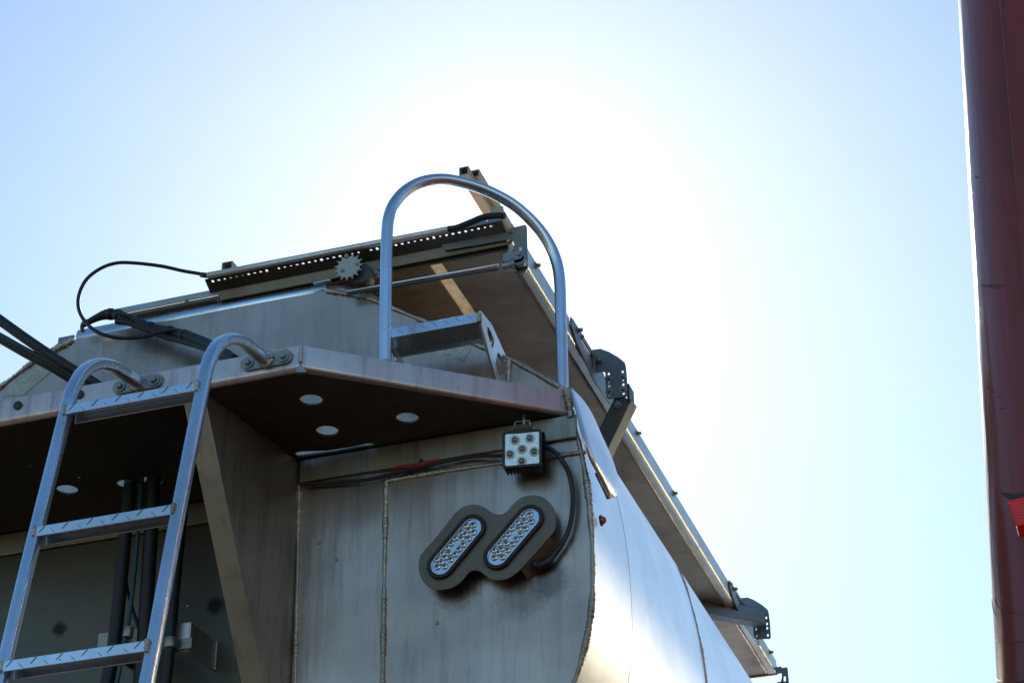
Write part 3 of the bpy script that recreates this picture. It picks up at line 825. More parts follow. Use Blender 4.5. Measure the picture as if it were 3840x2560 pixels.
# square tubes lying along the cover
TA, TB = (-1.442, -0.05, 4.5803), (-1.4258, -0.01, 4.5976)
def sqtube(x, z, s_, y0_, y1_, mat):
    m_ = MB(); i = s_/2; t = .003; j = i-t
    o_ = [(x-i, z-i), (x+i, z-i), (x+i, z+i), (x-i, z+i)]; n_ = [(x-j, z-j), (x+j, z-j), (x+j, z+j), (x-j, z+j)]
    m_.prism(o_, y1_-y0_, [n_], o=(0, y0_, 0), u=(1, 0, 0), v=(0, 0, 1), w=(0, 1, 0))
    return m_.build('square_tube', mat, K, bevel=.0012)
sqtube(TA[0], TA[2], .0262, -.054, 1.3, m_tub2)
sqtube(TB[0], TB[2], .0232, -.010, 1.3, m_tub2)
sqtube(-2.142, 4.466, .032, .0, .9, m_tub2)
m_ = MB(); q = (-1.331, -0.1863, 4.4335); m_.hexbolt((TB[0]+.0116, .11, TB[2]), (1, 0, 0), .006, .010, .011); m_.build('bolt', m_zinc, K)
qa = [(-1.4198, 0.09, 4.5455), (-1.4101, 0.09, 4.5524), (-1.3822, 0.09, 4.5486), (-1.3801, 0.09, 4.5101), (-1.4183, 0.09, 4.5268)]
for yy in (.55, 1.1):
    m_ = MB(); m_.bb((TA[0]-.018, yy, 4.40), (TA[0]-.0135, yy+.04, TA[2])); m_.bb((TB[0]+.0125, yy, 4.40), (TB[0]+.017, yy+.04, TB[2])); m_.build('tube_post', m_rail, K, bevel=.001)
m_ = MB(); m_.prism([(p[0], p[2]) for p in qa], .004, o=(0, .09, 0), u=(1, 0, 0), v=(0, 0, 1), w=(0, 1, 0)); m_.build('tube_bracket', m_tub2, K, bevel=.001)

# side brackets with slotted plates, and their arms
def bracket(dy, front=True):
    y = .74+dy
    # flange on the rail
    fp = [(y-.245, ZT+.001), (y-.225, ZT+.004), (y+.02, ZT+.006), (y+.235, ZB+.006), (y+.235, ZB-.012), (y+.20, ZB-.018), (y-.04, ZB-.030), (y-.20, ZB+.006), (y-.245, ZB+.030)]
    cut = [(y-.15, ZT-.010), (y-.03, ZT-.010), (y-.02, ZB+.008), (y-.06, ZB+.002), (y-.15, ZB+.026)]
    m_ = MB(); m_.prism(fp, .005, [cut], o=(XR+.0015, 0, 0), u=(0, 1, 0), v=(0, 0, 1), w=(1, 0, 0)); bo = m_.build('bracket_flange', m_galv, K, bevel=.001)
    for yy in (y-.19, y-.01):
        m_ = MB(); m_.hexbolt((XR+.0065, yy, ZT-.012), (1, 0, 0), .006, .012, .010); m_.build('bolt', m_zinc, bo)
    # upright slotted plate facing rearward
    pts_ = [(-1.3323, 0.74, 4.4525), (-1.3064, 0.74, 4.4509), (-1.2821, 0.74, 4.4364), (-1.255, 0.74, 4.4133), (-1.2364, 0.74, 4.392), (-1.234, 0.74, 4.3814), (-1.2322, 0.74, 4.3456), (-1.2332, 0.74, 4.2847), (-1.2384, 0.74, 4.279), (-1.2548, 0.74, 4.2812), (-1.288, 0.74, 4.2828), (-1.2939, 0.74, 4.2876), (-1.2951, 0.74, 4.3146), (-1.2953, 0.74, 4.37), (-1.2999, 0.74, 4.3746), (-1.3292, 0.74, 4.3759), (-1.3398, 0.74, 4.3972), (-1.3403, 0.74, 4.4222), (-1.3355, 0.74, 4.44)]
    slots = []
    for cx_, cy_ in ((519, 716), (668, 695)):
        pass
    A_ = [(-1.2852, 0.74, 4.3631), (-1.2438, 0.74, 4.3617), (-1.285, 0.74, 4.3403), (-1.2431, 0.74, 4.3379), (-1.2848, 0.74, 4.3225), (-1.2435, 0.74, 4.3208), (-1.2853, 0.74, 4.2951), (-1.2433, 0.74, 4.2933)]
    for a in A_: slots.append(circle2(a[0], a[2], .0037, 10, .006))
    m_ = MB(); m_.prism([(p[0], p[2]) for p in pts_], .005, slots, o=(0, y, 0), u=(1, 0, 0), v=(0, 0, 1), w=(0, 1, 0)); po = m_.build('slotted_plate', m_galv, K, bevel=.0008)
    B_ = [(-1.2852, 0.735, 4.3469), (-1.2436, 0.735, 4.3457), (-1.2849, 0.735, 4.3046), (-1.2434, 0.735, 4.3035)]
    for b in B_:
        m_ = MB(); m_.hexbolt((b[0], y, b[2]), (0, -1, 0), .0055, .010, .0115)
        if not front:
            continue
        m_.build('bolt', m_zinc, po)
    return y
bracket(0)
y2 = bracket(1.93, False)
# arm of the first bracket: down to the tank shoulder
aE, aS = Vector((-1.250, .775, 4.276)), Vector((-1.37, .80, 4.075))
m_ = MB(); m_.bar(aE+(aE-aS).normalized()*.012, aS, .052, .055, up=(0, -1, .0)); ar = m_.build('cover_arm', m_arm, K, bevel=.003)
m_ = MB(); m_.hexbolt((aE.x-.012, .747, aE.z-.016), (0, -1, 0), .007, .010, .010); m_.build('bolt', m_zinc, ar)
m_ = MB(); m_.bb((-1.236, .746, 4.262), (-1.228, .80, 4.325)); m_.build('arm_stop', m_rub, ar, bevel=.002)
# arm of the second bracket
bE, bS = Vector((-1.2541, 2.64, 4.3481)), Vector((-1.4114, 2.5, 4.3512))
m_ = MB(); m_.bar(bE, bS+(bS-bE).normalized()*.1, .05, .058); m_.build('cover_arm', m_galv, K, bevel=.003)
# far end closing plate with hanging hinge
e_ = MB(); e_.bb((-2.1, YE, 4.362), (-1.326, YE+.006, 4.402)); e_.build('far_end_plate', m_chan, K)
e_ = MB(); e_.tube([(-2.1, YE-.01, 4.366), (-1.33, YE-.01, 4.366)], .008, 10); e_.build('far_end_tube', m_tray, K)
hg = [(-1.3274, 3.25, 4.3903), (-1.3066, 3.25, 4.3904), (-1.3044, 3.25, 4.3843), (-1.2823, 3.25, 4.3842), (-1.2821, 3.25, 4.3202), (-1.2974, 3.25, 4.2845), (-1.3299, 3.25, 4.2916), (-1.3282, 3.25, 4.3291), (-1.313, 3.25, 4.3294), (-1.3073, 3.25, 4.3487), (-1.3075, 3.25, 4.3631), (-1.3269, 3.25, 4.3628)]
hs_ = [(-1.3005, 3.25, 4.3478), (-1.2948, 3.25, 4.3499), (-1.292, 3.25, 4.3438), (-1.2933, 3.25, 4.3282), (-1.2972, 3.25, 4.3267), (-1.3024, 3.25, 4.3309)]
e_ = MB(); e_.prism([(p[0], p[2]) for p in hg], .006, [[(p[0], p[2]) for p in hs_]], o=(0, YE-.008, 0), u=(1, 0, 0), v=(0, 0, 1), w=(0, 1, 0)); e_.build('hinge_plate', m_galv, K, bevel=.001)

# ---------------------------------------------------------------- access ladder
A = empty('access_ladder', (0, 0, 0), 'silver tube ladder with tread plate rungs bolted to the platform edge', 'ladder')
def rail_path(X, Xe):
    return cr([(X, -1.20, 1.0), (X, -1.10, 1.55), (X, -1.0, 2.1), (X, -.90, 2.68), (X, -.848, 2.96), (X, -.800, 3.236), (X, -.752, 3.487), (X, -.722, 3.64), (X, -.706, 3.71), (X, -.672, 3.775), (X, -.617, 3.826), (X, -.55, 3.856), (X, -.49, 3.868), (Xe, -.452, 3.867), (Xe, -.436, 3.866)], 8)
for X, Xe in ((-1.800, -1.795), (-2.131, -2.120)):
    m_ = MB(); m_.tube(rail_path(X, Xe), .0138, 24, sq=3.6, up=(1, 0, 0)); m_.build('ladder_rail', m_tube, A)
for k in range(9):
    z = 3.655-.319*k; y = -.727-.187*(3.641-z)
    m_ = MB()
    xa, xb = -2.118-.012, -1.813+.012
    a, b = xa, xb
    m_.bb((a, y-.014, z-.022), (b, y-.010, z+.001)); m_.bb((a+.006, y-.010, z-.003), (b-.006, y+.035, z+.001)); m_.bb((a+.006, y+.031, z-.022), (b-.006, y+.035, z-.003))
    ro = m_.build('ladder_rung', m_tube, A, bevel=.0012)
    for j in range(11):
        cx = a+.022+(b-a-.044)*j/10+random.uniform(-.003, .003)
        s_ = 1 if j % 2 else -1
        m_ = MB(); m_.prism([(-.009, .004*s_), (.0, .0014), (.009, -.004*s_), (.0, -.0014)], .0014, o=(cx, y-.014, z-.010-.0045*s_), u=(1, 0, -.5*s_), v=(0, 0, 1), w=(0, -1, 0)); m_.build('tread_diamond', m_zinc, ro)
    for x in (a+.004, b-.004):
        m_ = MB(); bead(m_, [(x, y-.014, z-.022), (x, y-.0145, z-.010), (x, y-.013, z+.003)], .0045, .006, .5); m_.build('rung_weld', m_weld, ro)
for xc, zc in ((-1.793, 3.870), (-2.127, 3.870)):
    m_ = MB(); m_.prism(capsule2((xc-.047, zc), (xc+.047, zc), .0185), .006, o=(0, -.437, 0), u=(1, 0, 0), v=(0, 0, 1), w=(0, 1, 0)); mp_ = m_.build('mounting_plate', m_zinc, A, bevel=.0015)
    for s_ in (-1, 1):
        m_ = MB(); m_.hexbolt((xc+s_*.045, -.4375, zc), (0, -1, 0), .0085, .007, .0148); m_.build('bolt', m_zinc, mp_, bevel=.0006)
    m_ = MB(); bead(m_, [(xc+.017*math.cos(a), -.439, zc+.016*math.sin(a)) for a in [k*math.pi/6 for k in range(13)]], .005, .007, .5); m_.build('weld', m_weld, mp_)

# ---------------------------------------------------------------- square work light
lc = Vector((-1.2897, -0.062, 3.7291)); lc.y = 0
W_ = empty('work_light', (0, 0, 0), 'square black work light with six round LEDs hanging under the platform', 'work light')
lw = .0475; ya_ = -.066
def rrect(h, r, n_=5, hz=None):
    hz = hz or h; out = []
    for sx, sz, a0 in ((1, 1, 0), (-1, 1, 90), (-1, -1, 180), (1, -1, 270)):
        for k in range(n_+1):
            a = R(a0+90*k/n_); out.append((sx*(h-r)+r*math.cos(a), sz*(hz-r)+r*math.sin(a)))
    return out
TL = R(1.5)
Rl = Matrix.Rotation(R(7), 3, 'Z') @ Matrix.Rotation(R(4), 3, 'X') @ Matrix.Rotation(TL, 3, 'Y')
u_ = Rl @ Vector((1, 0, 0)); v_ = Rl @ Vector((0, 0, 1)); w_ = Rl @ Vector((0, 1, 0))
def LP(a, b, y): return lc+Vector((0, ya_, 0))+u_*a+v_*b+w_*(y-ya_)
m_ = MB(); m_.prism(rrect(lw, .008), .026, o=LP(0, 0, ya_+.004), u=u_, v=v_, w=w_); m_.build('housing', m_plastic, W_, bevel=.002)
m_ = MB(); m_.prism(rrect(lw, .008), .006, [rrect(lw-.006, .004)], o=LP(0, 0, ya_-.004), u=u_, v=v_, w=w_); m_.build('front_frame', m_plastic, W_, bevel=.001)
m_ = MB(); m_.prism(rrect(lw-.0055, .004), .002, o=LP(0, 0, ya_-.001), u=u_, v=v_, w=w_); m_.build('reflector_plate', m_ridge, W_)
for k in range(11):
    zz = -lw+.008+(2*lw-.016)*k/10
    m_ = MB(); m_.box(LP(lw+.0015, zz, ya_+.022), (.005, .022, .0028), Rl @ Matrix.Rotation(R(-28), 3, 'X')); m_.build('cooling_fin', m_plastic, W_)
    m_ = MB(); m_.box(LP(zz, -lw-.0015, ya_+.020), (.0028, .026, .006), Rl); m_.build('cooling_fin', m_plastic, W_)
def li(x, y): return ((x-672)/1568*280/1.6327, -(y-880)/1568*280/1.6327)
kpx = .0963/89.7
for x, y in ((520, 690), (827, 675), (668, 887), (420, 975), (915, 960), (662, 1140)):
    a, b = (x-668)*280/1568/1.6327*kpx*1.0, -(y-880)*280/1568/1.6327*kpx*1.06
    a -= 0; 
    c_ = LP(a, b, ya_-.0012)
    m_ = MB(); m_.tube([c_, c_-w_*.0012], [.0125, .0122], 26); bw = m_.build('led_bowl', m_bowl, W_)
    m_ = MB(); m_.tube([c_-w_*.002+u_*.0085*math.cos(t)+v_*.0085*math.sin(t) for t in [2*math.pi*k/24 for k in range(24)]], .0009, 6, closed=True); m_.build('led_ring', m_rim, bw)
    m_ = MB(); m_.dome(c_-w_*.0012, .0076, -w_, .0045, 20, 6); m_.build('led_dome', m_dome, bw)
    m_ = MB(); m_.box(c_-w_*.0058-v_*.0012, (.0036, .0008, .0036), Rl); m_.build('led_chip', m_chip, bw)
# mounting: black foot and wire bow
m_ = MB(); m_.prism([(-.030, 0), (.030, 0), (.022, .011), (-.020, .011)], .03, o=LP(0, lw-.001, ya_+.004), u=u_, v=v_, w=w_); m_.build('mounting_foot', m_plastic, W_, bevel=.002)
m_ = MB(); m_.tube([LP(-.0185, lw+.008, ya_+.002), LP(-.0185, lw+.024, ya_+.004), LP(-.0165, lw+.0262, ya_+.004), LP(.0165, lw+.0262, ya_+.004), LP(.0185, lw+.024, ya_+.004), LP(.0185, lw+.008, ya_+.002)], .0011, 8); m_.build('wire_bow', m_wire, W_)
m_ = MB(); m_.hexbolt(LP(.021, lw+.008, ya_+.012), (1, 0, 0), .004, .005, .005); m_.build('bolt', m_wire, W_)
m_ = MB(); m_.cyl(LP(0, lw+.008, ya_+.022), LP(0, ZP-lc.z, ya_+.022), .004, n=10); m_.build('hanger_bolt', m_zinc, W_)

# ---------------------------------------------------------------- twin lamp bracket with two oval lamps
Y6 = -.045
Bk = empty('lamp_bracket', (0, 0, 0), 'double capsule shaped metal plate holding two slanted oval lamps', 'bracket')
out = [(-1.5578, -0.045, 3.4777), (-1.5544, -0.045, 3.4999), (-1.5416, -0.045, 3.5169), (-1.5213, -0.045, 3.5366), (-1.4954, -0.045, 3.5651), (-1.4714, -0.045, 3.594), (-1.4509, -0.045, 3.61), (-1.4286, -0.045, 3.6148), (-1.4064, -0.045, 3.6104), (-1.388, -0.045, 3.5989), (-1.3733, -0.045, 3.5849), (-1.3605, -0.045, 3.5786), (-1.3458, -0.045, 3.5781), (-1.3329, -0.045, 3.586), (-1.3218, -0.045, 3.5983), (-1.307, -0.045, 3.6094), (-1.2886, -0.045, 3.6148), (-1.2667, -0.045, 3.6134), (-1.2451, -0.045, 3.6029), (-1.2274, -0.045, 3.5828), (-1.218, -0.045, 3.5565), (-1.2179, -0.045, 3.53), (-1.2237, -0.045, 3.5121), (-1.2402, -0.045, 3.4941), (-1.2622, -0.045, 3.4713), (-1.286, -0.045, 3.449), (-1.306, -0.045, 3.4298), (-1.3241, -0.045, 3.4177), (-1.3422, -0.045, 3.4112), (-1.3638, -0.045, 3.4119), (-1.3818, -0.045, 3.419), (-1.398, -0.045, 3.4345), (-1.407, -0.045, 3.4415), (-1.4216, -0.045, 3.4448), (-1.4343, -0.045, 3.44), (-1.4471, -0.045, 3.4252), (-1.4653, -0.045, 3.413), (-1.4872, -0.045, 3.4078), (-1.511, -0.045, 3.4098), (-1.5313, -0.045, 3.4192), (-1.5462, -0.045, 3.4364), (-1.5546, -0.045, 3.4564)]
l1 = [(-1.4232, -0.045, 3.5504), (-1.4993, -0.045, 3.4679)]; l2 = [(-1.2799, -0.045, 3.5521), (-1.3589, -0.045, 3.4703)]
rg = abs((-1.3872, -0.045, 3.5447)[0]-(-1.4587, -0.045, 3.5561)[0])/2
rl = abs((-1.403, -0.045, 3.5472)[0]-(-1.4509, -0.045, 3.5549)[0])/2
def c2(p): return (p[0], p[2])
outl = [(p.x, p.z) for p in cr(out, 4, True)]
m_ = MB(); m_.prism(outl, .0045, [capsule2(c2(l1[0]), c2(l1[1]), rg*.9), capsule2(c2(l2[0]), c2(l2[1]), rg*.9)], o=(0, Y6, 0), u=(1, 0, 0), v=(0, 0, 1), w=(0, 1, 0))
m_.build('bracket_plate', m_brk, Bk, bevel=.0008)
tb = [(-1.2377, -0.035, 3.5074), (-1.3093, -0.035, 3.4344), (-1.2935, -0.035, 3.408), (-1.2626, -0.035, 3.4347), (-1.2296, -0.035, 3.4705), (-1.2221, -0.035, 3.4862)]
m_ = MB(); m_.add([tb[0], tb[1], (tb[1][0]+.006, -.002, tb[1][2]-.012), (tb[0][0]+.012, -.002, tb[0][2]-.012), (tb[0][0]+.003, Y6, tb[0][2]-.003), (tb[1][0]+.003, Y6, tb[1][2]-.003), (tb[1][0]+.012, -.002, tb[1][2]-.016), (tb[0][0]+.018, -.002, tb[0][2]-.016)],
                 [(0, 1, 2, 3), (7, 6, 5, 4), (0, 4, 5, 1), (1, 5, 6, 2), (2, 6, 7, 3), (3, 7, 4, 0)])
m_.build('bracket_tab', m_brk, Bk)
b_ = MB(); bead(b_, [(-1.3034, -0.004, 3.4241), (-1.2723, -0.004, 3.4492)], .0035, jit=.8); b_.build('weld', m_weld, Bk)
m_ = MB()
for pq in ((l1, 0), (l2, 0)):
    c_ = (Vector(pq[0][0])+Vector(pq[0][1]))/2
    m_.cyl((c_.x, Y6+.02, c_.z), (c_.x, -.0005, c_.z), .012, n=12)
m_.build('bracket_standoff', m_galv, Bk)
LED2 = [(1740, 318), (1790, 310), (1755, 352), (1799, 357), (1705, 362), (1741, 377), (1668, 402), (1714, 407), (1762, 403), (1643, 438), (1727, 443), (1615, 467), (1697, 475), (1583, 508), (1633, 503), (1672, 508), (1550, 550), (1640, 550), (1599, 543), (1578, 567), (1550, 600), (1604, 597)]
LED1 = [(1357, 385), (1406, 380), (1322, 428), (1378, 415), (1408, 430), (1285, 468), (1352, 440), (1325, 472), (1373, 472), (1258, 505), (1338, 513), (1230, 533), (1310, 545), (1198, 573), (1243, 570), (1285, 577), (1162, 614), (1215, 600), (1252, 615), (1190, 632), (1163, 664), (1213, 660)]
def oval(ends, leds, label):
    o = empty('oval_lamp', (0, 0, 0), label, 'lamp', 'oval LED lamps on the double bracket')
    a, b = c2(ends[0]), c2(ends[1])
    # grommet as a rounded ring
    cap = capsule2(a, b, 1.0, 14)
    prf = [(rg*.90, .010), (rg*.93, .001), (rg*.99, -.003), (rg*.97, -.008), (rg*.88, -.0105), (rg*.78, -.0095), (rl*1.04, -.006), (rl*1.02, .004), (rl*1.02, .010)]
    rows = []
    for r_, dy in prf: rows.append([(p[0], Y6+dy, p[1]) for p in capsule2(a, b, r_, 14)])
    m_ = MB(); m_.sheet(rows, True, True); m_.build('rubber_grommet', m_rub, o)
    m_ = MB(); m_.prism(capsule2(a, b, rl*1.03), .01, o=(0, Y6-.004, 0), u=(1, 0, 0), v=(0, 0, 1), w=(0, 1, 0)); m_.build('lamp_floor', m_lensb, o)
    m_ = MB(); m_.tube([(p[0], Y6-.0065, p[1]) for p in capsule2(a, b, rl*1.0)], .0012, 8, closed=True); m_.build('lens_rim', m_rim, o)
    for q in leds:
        m_ = MB(); m_.dome((q[0], Y6-.004, q[2]), .0088, (0, -1, 0), .0035, 16, 4); lo = m_.build('led', m_pearl, o)
        m_ = MB(); m_.dome((q[0], Y6-.0072, q[2]), .0035, (0, -1, 0), .002, 10, 3); m_.build('led_core', m_pearlb, lo)
    for k in (-1, 1):
        c_ = Vector(((a[0]+b[0])/2+k*.0065*(a[0]-b[0])/.07, 0, (a[1]+b[1])/2+k*.008))
        m_ = MB(); m_.box((c_.x, Y6-.0052, c_.z), (.014, .002, .012), Matrix.Rotation(R(-40), 3, 'Y')); m_.build('lens_block', m_ridge, o)
    return o
oval(l1, [(-1.4372, -0.045, 3.5596), (-1.4191, -0.045, 3.5586), (-1.4501, -0.045, 3.5452), (-1.4295, -0.045, 3.548), (-1.4184, -0.045, 3.5394), (-1.4638, -0.045, 3.5321), (-1.4391, -0.045, 3.5377), (-1.449, -0.045, 3.5282), (-1.4313, -0.045, 3.5254), (-1.4737, -0.045, 3.5196), (-1.4442, -0.045, 3.5119), (-1.484, -0.045, 3.5106), (-1.4545, -0.045, 3.5014), (-1.4958, -0.045, 3.4972), (-1.4792, -0.045, 3.4958), (-1.4637, -0.045, 3.4907), (-1.509, -0.045, 3.4838), (-1.4894, -0.045, 3.486), (-1.4758, -0.045, 3.4783), (-1.4986, -0.045, 3.4754), (-1.5085, -0.045, 3.4648), (-1.4901, -0.045, 3.4635)],
     'lower left oval LED lamp, farther from the black cable')
oval(l2, [(-1.2968, -0.045, 3.5625), (-1.2786, -0.045, 3.5626), (-1.2915, -0.045, 3.5487), (-1.2756, -0.045, 3.5442), (-1.3097, -0.045, 3.5478), (-1.2967, -0.045, 3.54), (-1.3233, -0.045, 3.5348), (-1.3067, -0.045, 3.5303), (-1.2893, -0.045, 3.529), (-1.3326, -0.045, 3.5227), (-1.3022, -0.045, 3.5159), (-1.3429, -0.045, 3.5133), (-1.3132, -0.045, 3.5056), (-1.3546, -0.045, 3.4997), (-1.3365, -0.045, 3.4987), (-1.3224, -0.045, 3.4946), (-1.3668, -0.045, 3.4858), (-1.3342, -0.045, 3.4807), (-1.349, -0.045, 3.4857), (-1.3567, -0.045, 3.4778), (-1.3669, -0.045, 3.4671), (-1.3474, -0.045, 3.4652)],
     'upper right oval LED lamp, next to the curved black cable')

# ---------------------------------------------------------------- cables, hoses, pipes
def hose(name, pts, r, mat, label, cat, group=None, k=8, n=12):
    m_ = MB(); m_.tube(cr(pts, k), r, n); o = m_.build(name, mat)
    return tag(o, label, cat, group)
hose('cable', [(-1.2729, -0.03, 3.7536), (-1.2313, -0.035, 3.7344), (-1.2003, -0.04, 3.6976), (-1.1856, -0.025, 3.6561), (-1.1813, -0.02, 3.5951), (-1.1917, -0.02, 3.5293), (-1.2119, -0.02, 3.488), (-1.2359, -0.02, 3.4587), (-1.2606, -0.02, 3.4449)], .0058, m_rub,
     'thick black cable curving from the work light down to the oval lamps', 'cable')
m_ = MB(); m_.tube(cr([(-1.2119, -0.02, 3.488), (-1.2424, -0.02, 3.453), (-1.266, -0.02, 3.4435), (-1.2818, -0.03, 3.4439)], 5), [.007]*5+[.011]*6+[.013]*5, 12); tag(m_.build('cable_boot', m_rub), 'black rubber plug boot tucked behind the lamp plate', 'cable boot')
hose('cable', [(-1.8818, -0.02, 3.7567), (-1.8028, -0.018, 3.749), (-1.6984, -0.018, 3.7409), (-1.607, -0.018, 3.7491), (-1.5163, -0.018, 3.7548), (-1.432, -0.018, 3.7567), (-1.3557, -0.03, 3.74), (-1.3052, -0.05, 3.7238)], .0045, m_rub,
     'black cable running along the plate under the platform to the work light', 'cable')
hose('cable', [(-1.888, -0.012, 3.7639), (-1.8258, -0.02, 3.7616), (-1.7336, -0.018, 3.7612), (-1.6643, -0.018, 3.7565), (-1.6364, -0.016, 3.7551)], .0022, m_rub, 'thin dark cable ending in the red taped splice', 'cable')
m_ = MB(); m_.tube(cr([(-1.6437, -0.018, 3.7566), (-1.6235, -0.02, 3.7593), (-1.5885, -0.022, 3.7559), (-1.5544, -0.022, 3.7571), (-1.5269, -0.02, 3.7604), (-1.5073, -0.018, 3.7627)], 5), [.002]*3+[.0055]*15+[.0045]*5+[.002]*3, 10)
tag(m_.build('cable_splice', m_redwire), 'red taped splice in the cable under the platform', 'cable splice')
for q in ((-1.5786, -0.018, 3.7489), (-1.432, -0.018, 3.7544)):
    pass
m_ = MB(); q = (-1.5632, -0.02, 3.762); m_.box(q, (.008, .014, .016)); tag(m_.build('cable_clip', m_rub, None, bevel=.001), 'small black clip holding the red spliced cable', 'cable clip')
# thin loop hose above the platform
loop = [(-2.1694, -0.05, 4.4125), (-2.1988, -0.052, 4.4245), (-2.241, -0.06, 4.437), (-2.297, -0.08, 4.4522), (-2.366, -0.1, 4.4647), (-2.4101, -0.12, 4.4621), (-2.4504, -0.13, 4.4481), (-2.4835, -0.14, 4.4159), (-2.495, -0.15, 4.3685), (-2.4875, -0.16, 4.3163), (-2.4564, -0.17, 4.2599), (-2.4105, -0.175, 4.2146), (-2.3642, -0.17, 4.1937), (-2.324, -0.155, 4.1914), (-2.2879, -0.13, 4.2047), (-2.2619, -0.11, 4.2226), (-2.2231, -0.1, 4.2257), (-2.1775, -0.1, 4.206), (-2.1323, -0.11, 4.1665)]
hose('hose', loop, .0050, m_hose, 'thin black hose looping out against the sky above the tank', 'hose')
m_ = MB(); m_.tube([(-2.1899, -0.051, 4.419), (-2.1657, -0.052, 4.4105)], .0075, 14); tag(m_.build('hose_fitting', m_rub), 'black fitting where the loop hose meets the cover tube', 'hose fitting')
# taped bundle
bun = [(-2.5309, -0.06, 4.3237), (-2.4995, -0.06, 4.3379), (-2.4608, -0.06, 4.3451), (-2.4244, -0.06, 4.3349), (-2.3758, -0.065, 4.3031), (-2.3185, -0.07, 4.2698), (-2.2532, -0.08, 4.2376), (-2.1896, -0.1, 4.2005), (-2.1213, -0.13, 4.1506), (-2.0433, -0.18, 4.0808), (-1.9844, -0.22, 4.0223)]
m_ = MB(); cp = cr(bun, 6); m_.tube(cp, [(.006+.008*min(1, i/12))*(1+.06*random.uniform(-1, 1)) for i in range(len(cp))], 14)
bo_ = tag(m_.build('hose_bundle', m_hose), 'black taped hose bundle crossing the top of the end plate', 'hose bundle')
for i in (14, 18, 25, 30, 36, 41):
    m_ = MB(); a = cp[i]; b = cp[i+1]; d_ = (b-a).normalized()*.006; m_.tube([a-d_, a+d_], .0165, 14); m_.build('tape_band', m_rub, bo_, bevel=.001)
hose('hose', [(-2.4188, -0.075, 4.3061), (-2.3729, -0.08, 4.2886), (-2.3156, -0.085, 4.2527), (-2.2526, -0.09, 4.216), (-2.1827, -0.11, 4.1752), (-2.0966, -0.15, 4.1141), (-2.0062, -0.2, 4.0286)], .0088, m_hose, 'black hose lying under the taped bundle on the end plate', 'hose')
hose('hose', [(-2.4158, -0.08, 4.3299), (-2.3747, -0.085, 4.3078), (-2.3382, -0.09, 4.2759), (-2.2969, -0.09, 4.2435), (-2.2445, -0.095, 4.2248)], .0055, m_hose, 'short thin black hose strapped on top of the taped bundle', 'hose')
hose('hose', [(-2.5475, -0.03, 4.3233), (-2.5449, -0.04, 4.3378), (-2.5307, -0.05, 4.343), (-2.5059, -0.055, 4.3351)], .006, m_galv, 'small elbow pipe at the left end of the taped bundle', 'pipe elbow')
# two thick hoses entering from the left
hose('hose', [(-2.6866, -0.34, 4.2734), (-2.6062, -0.33, 4.2035), (-2.5138, -0.32, 4.1259), (-2.4304, -0.3, 4.0606), (-2.3759, -0.28, 4.0231), (-2.3214, -0.26, 3.982)], .0135, m_hose, 'upper of two thick black hoses entering from the sky at left', 'hose')
hose('hose', [(-2.6975, -0.31, 4.2202), (-2.6197, -0.3, 4.1696), (-2.5427, -0.29, 4.116), (-2.4673, -0.28, 4.0659), (-2.3987, -0.26, 4.0179), (-2.3448, -0.25, 3.9792)], .0135, m_hose, 'lower of two thick black hoses entering from the sky at left', 'hose')
hose('hose', [(-2.6887, -0.325, 4.2231), (-2.6086, -0.318, 4.1678), (-2.5321, -0.308, 4.1156), (-2.4574, -0.297, 4.0649), (-2.3871, -0.28, 4.0139), (-2.3332, -0.27, 3.9728)], .0050, m_teal, 'thin teal line lying between the two thick hoses at left', 'hose')
# vertical lines behind the ladder
vp = [([(240, 1600), (262, 1480), (278, 1330), (290, 1200), (300, 1105), (303, 1060)], -.045, .0175, m_hose, 'thick black vertical hose behind the ladder, left of the teal line'),
      ([(262, 1600), (283, 1490), (300, 1390), (312, 1280), (320, 1180), (325, 1080)], -.070, .0058, m_teal, 'thin teal vertical line clamped behind the ladder'),
      ([(320, 1600), (330, 1480), (340, 1330), (348, 1200), (352, 1105), (353, 1060)], -.045, .0185, m_hose, 'thick black vertical hose behind the ladder, right of the teal line'),
      ([(376, 1600), (388, 1500), (398, 1380), (410, 1260), (420, 1160), (424, 1080)], -.085, .0145, m_hose, 'black vertical hose clamped beside the welded pipe bracket'),
      ([(283, 1290), (292, 1350), (305, 1400), (318, 1440), (322, 1480)], -.025, .0045, m_hose, 'thin black cable crossing behind the teal vertical line')]

V1 = [(-2.375, -0.03, 3.2412), (-2.3599, -0.03, 3.3957), (-2.3577, -0.03, 3.5689), (-2.3582, -0.03, 3.7244), (-2.3569, -0.03, 3.841), (-2.3537, -0.03, 3.8467)]
V2 = [(-2.336, -0.052, 3.2286), (-2.3207, -0.052, 3.3707), (-2.3113, -0.052, 3.4832), (-2.309, -0.052, 3.6112), (-2.3104, -0.052, 3.7311), (-2.3121, -0.052, 3.8169)]
V3 = [(-2.2779, -0.03, 3.2288), (-2.2781, -0.03, 3.3844), (-2.2818, -0.03, 3.5574), (-2.286, -0.03, 3.7128), (-2.2915, -0.03, 3.8299), (-2.2882, -0.03, 3.8356)]
V4 = [(-2.2123, -0.03, 3.2204), (-2.2072, -0.03, 3.3521), (-2.2067, -0.03, 3.4882), (-2.2038, -0.03, 3.6279), (-2.2013, -0.03, 3.7474), (-2.2013, -0.03, 3.8085)]
V5 = [(-2.3738, 0.0, 3.6313), (-2.3556, 0.0, 3.5573), (-2.334, 0.0, 3.4956), (-2.3138, 0.0, 3.4464), (-2.3047, 0.0, 3.3993)]
for pts_, (_, _, r_, mt_, lb_) in zip((V1, V2, V3, V4, V5), vp):
    if pts_ is not V5: pts_ = pts_+[(pts_[-1][0], pts_[-1][1], ZP+.03)]
    hose('hose', pts_, r_, mt_, lb_, 'hose')
q = (-2.3124, -0.052, 3.4131)
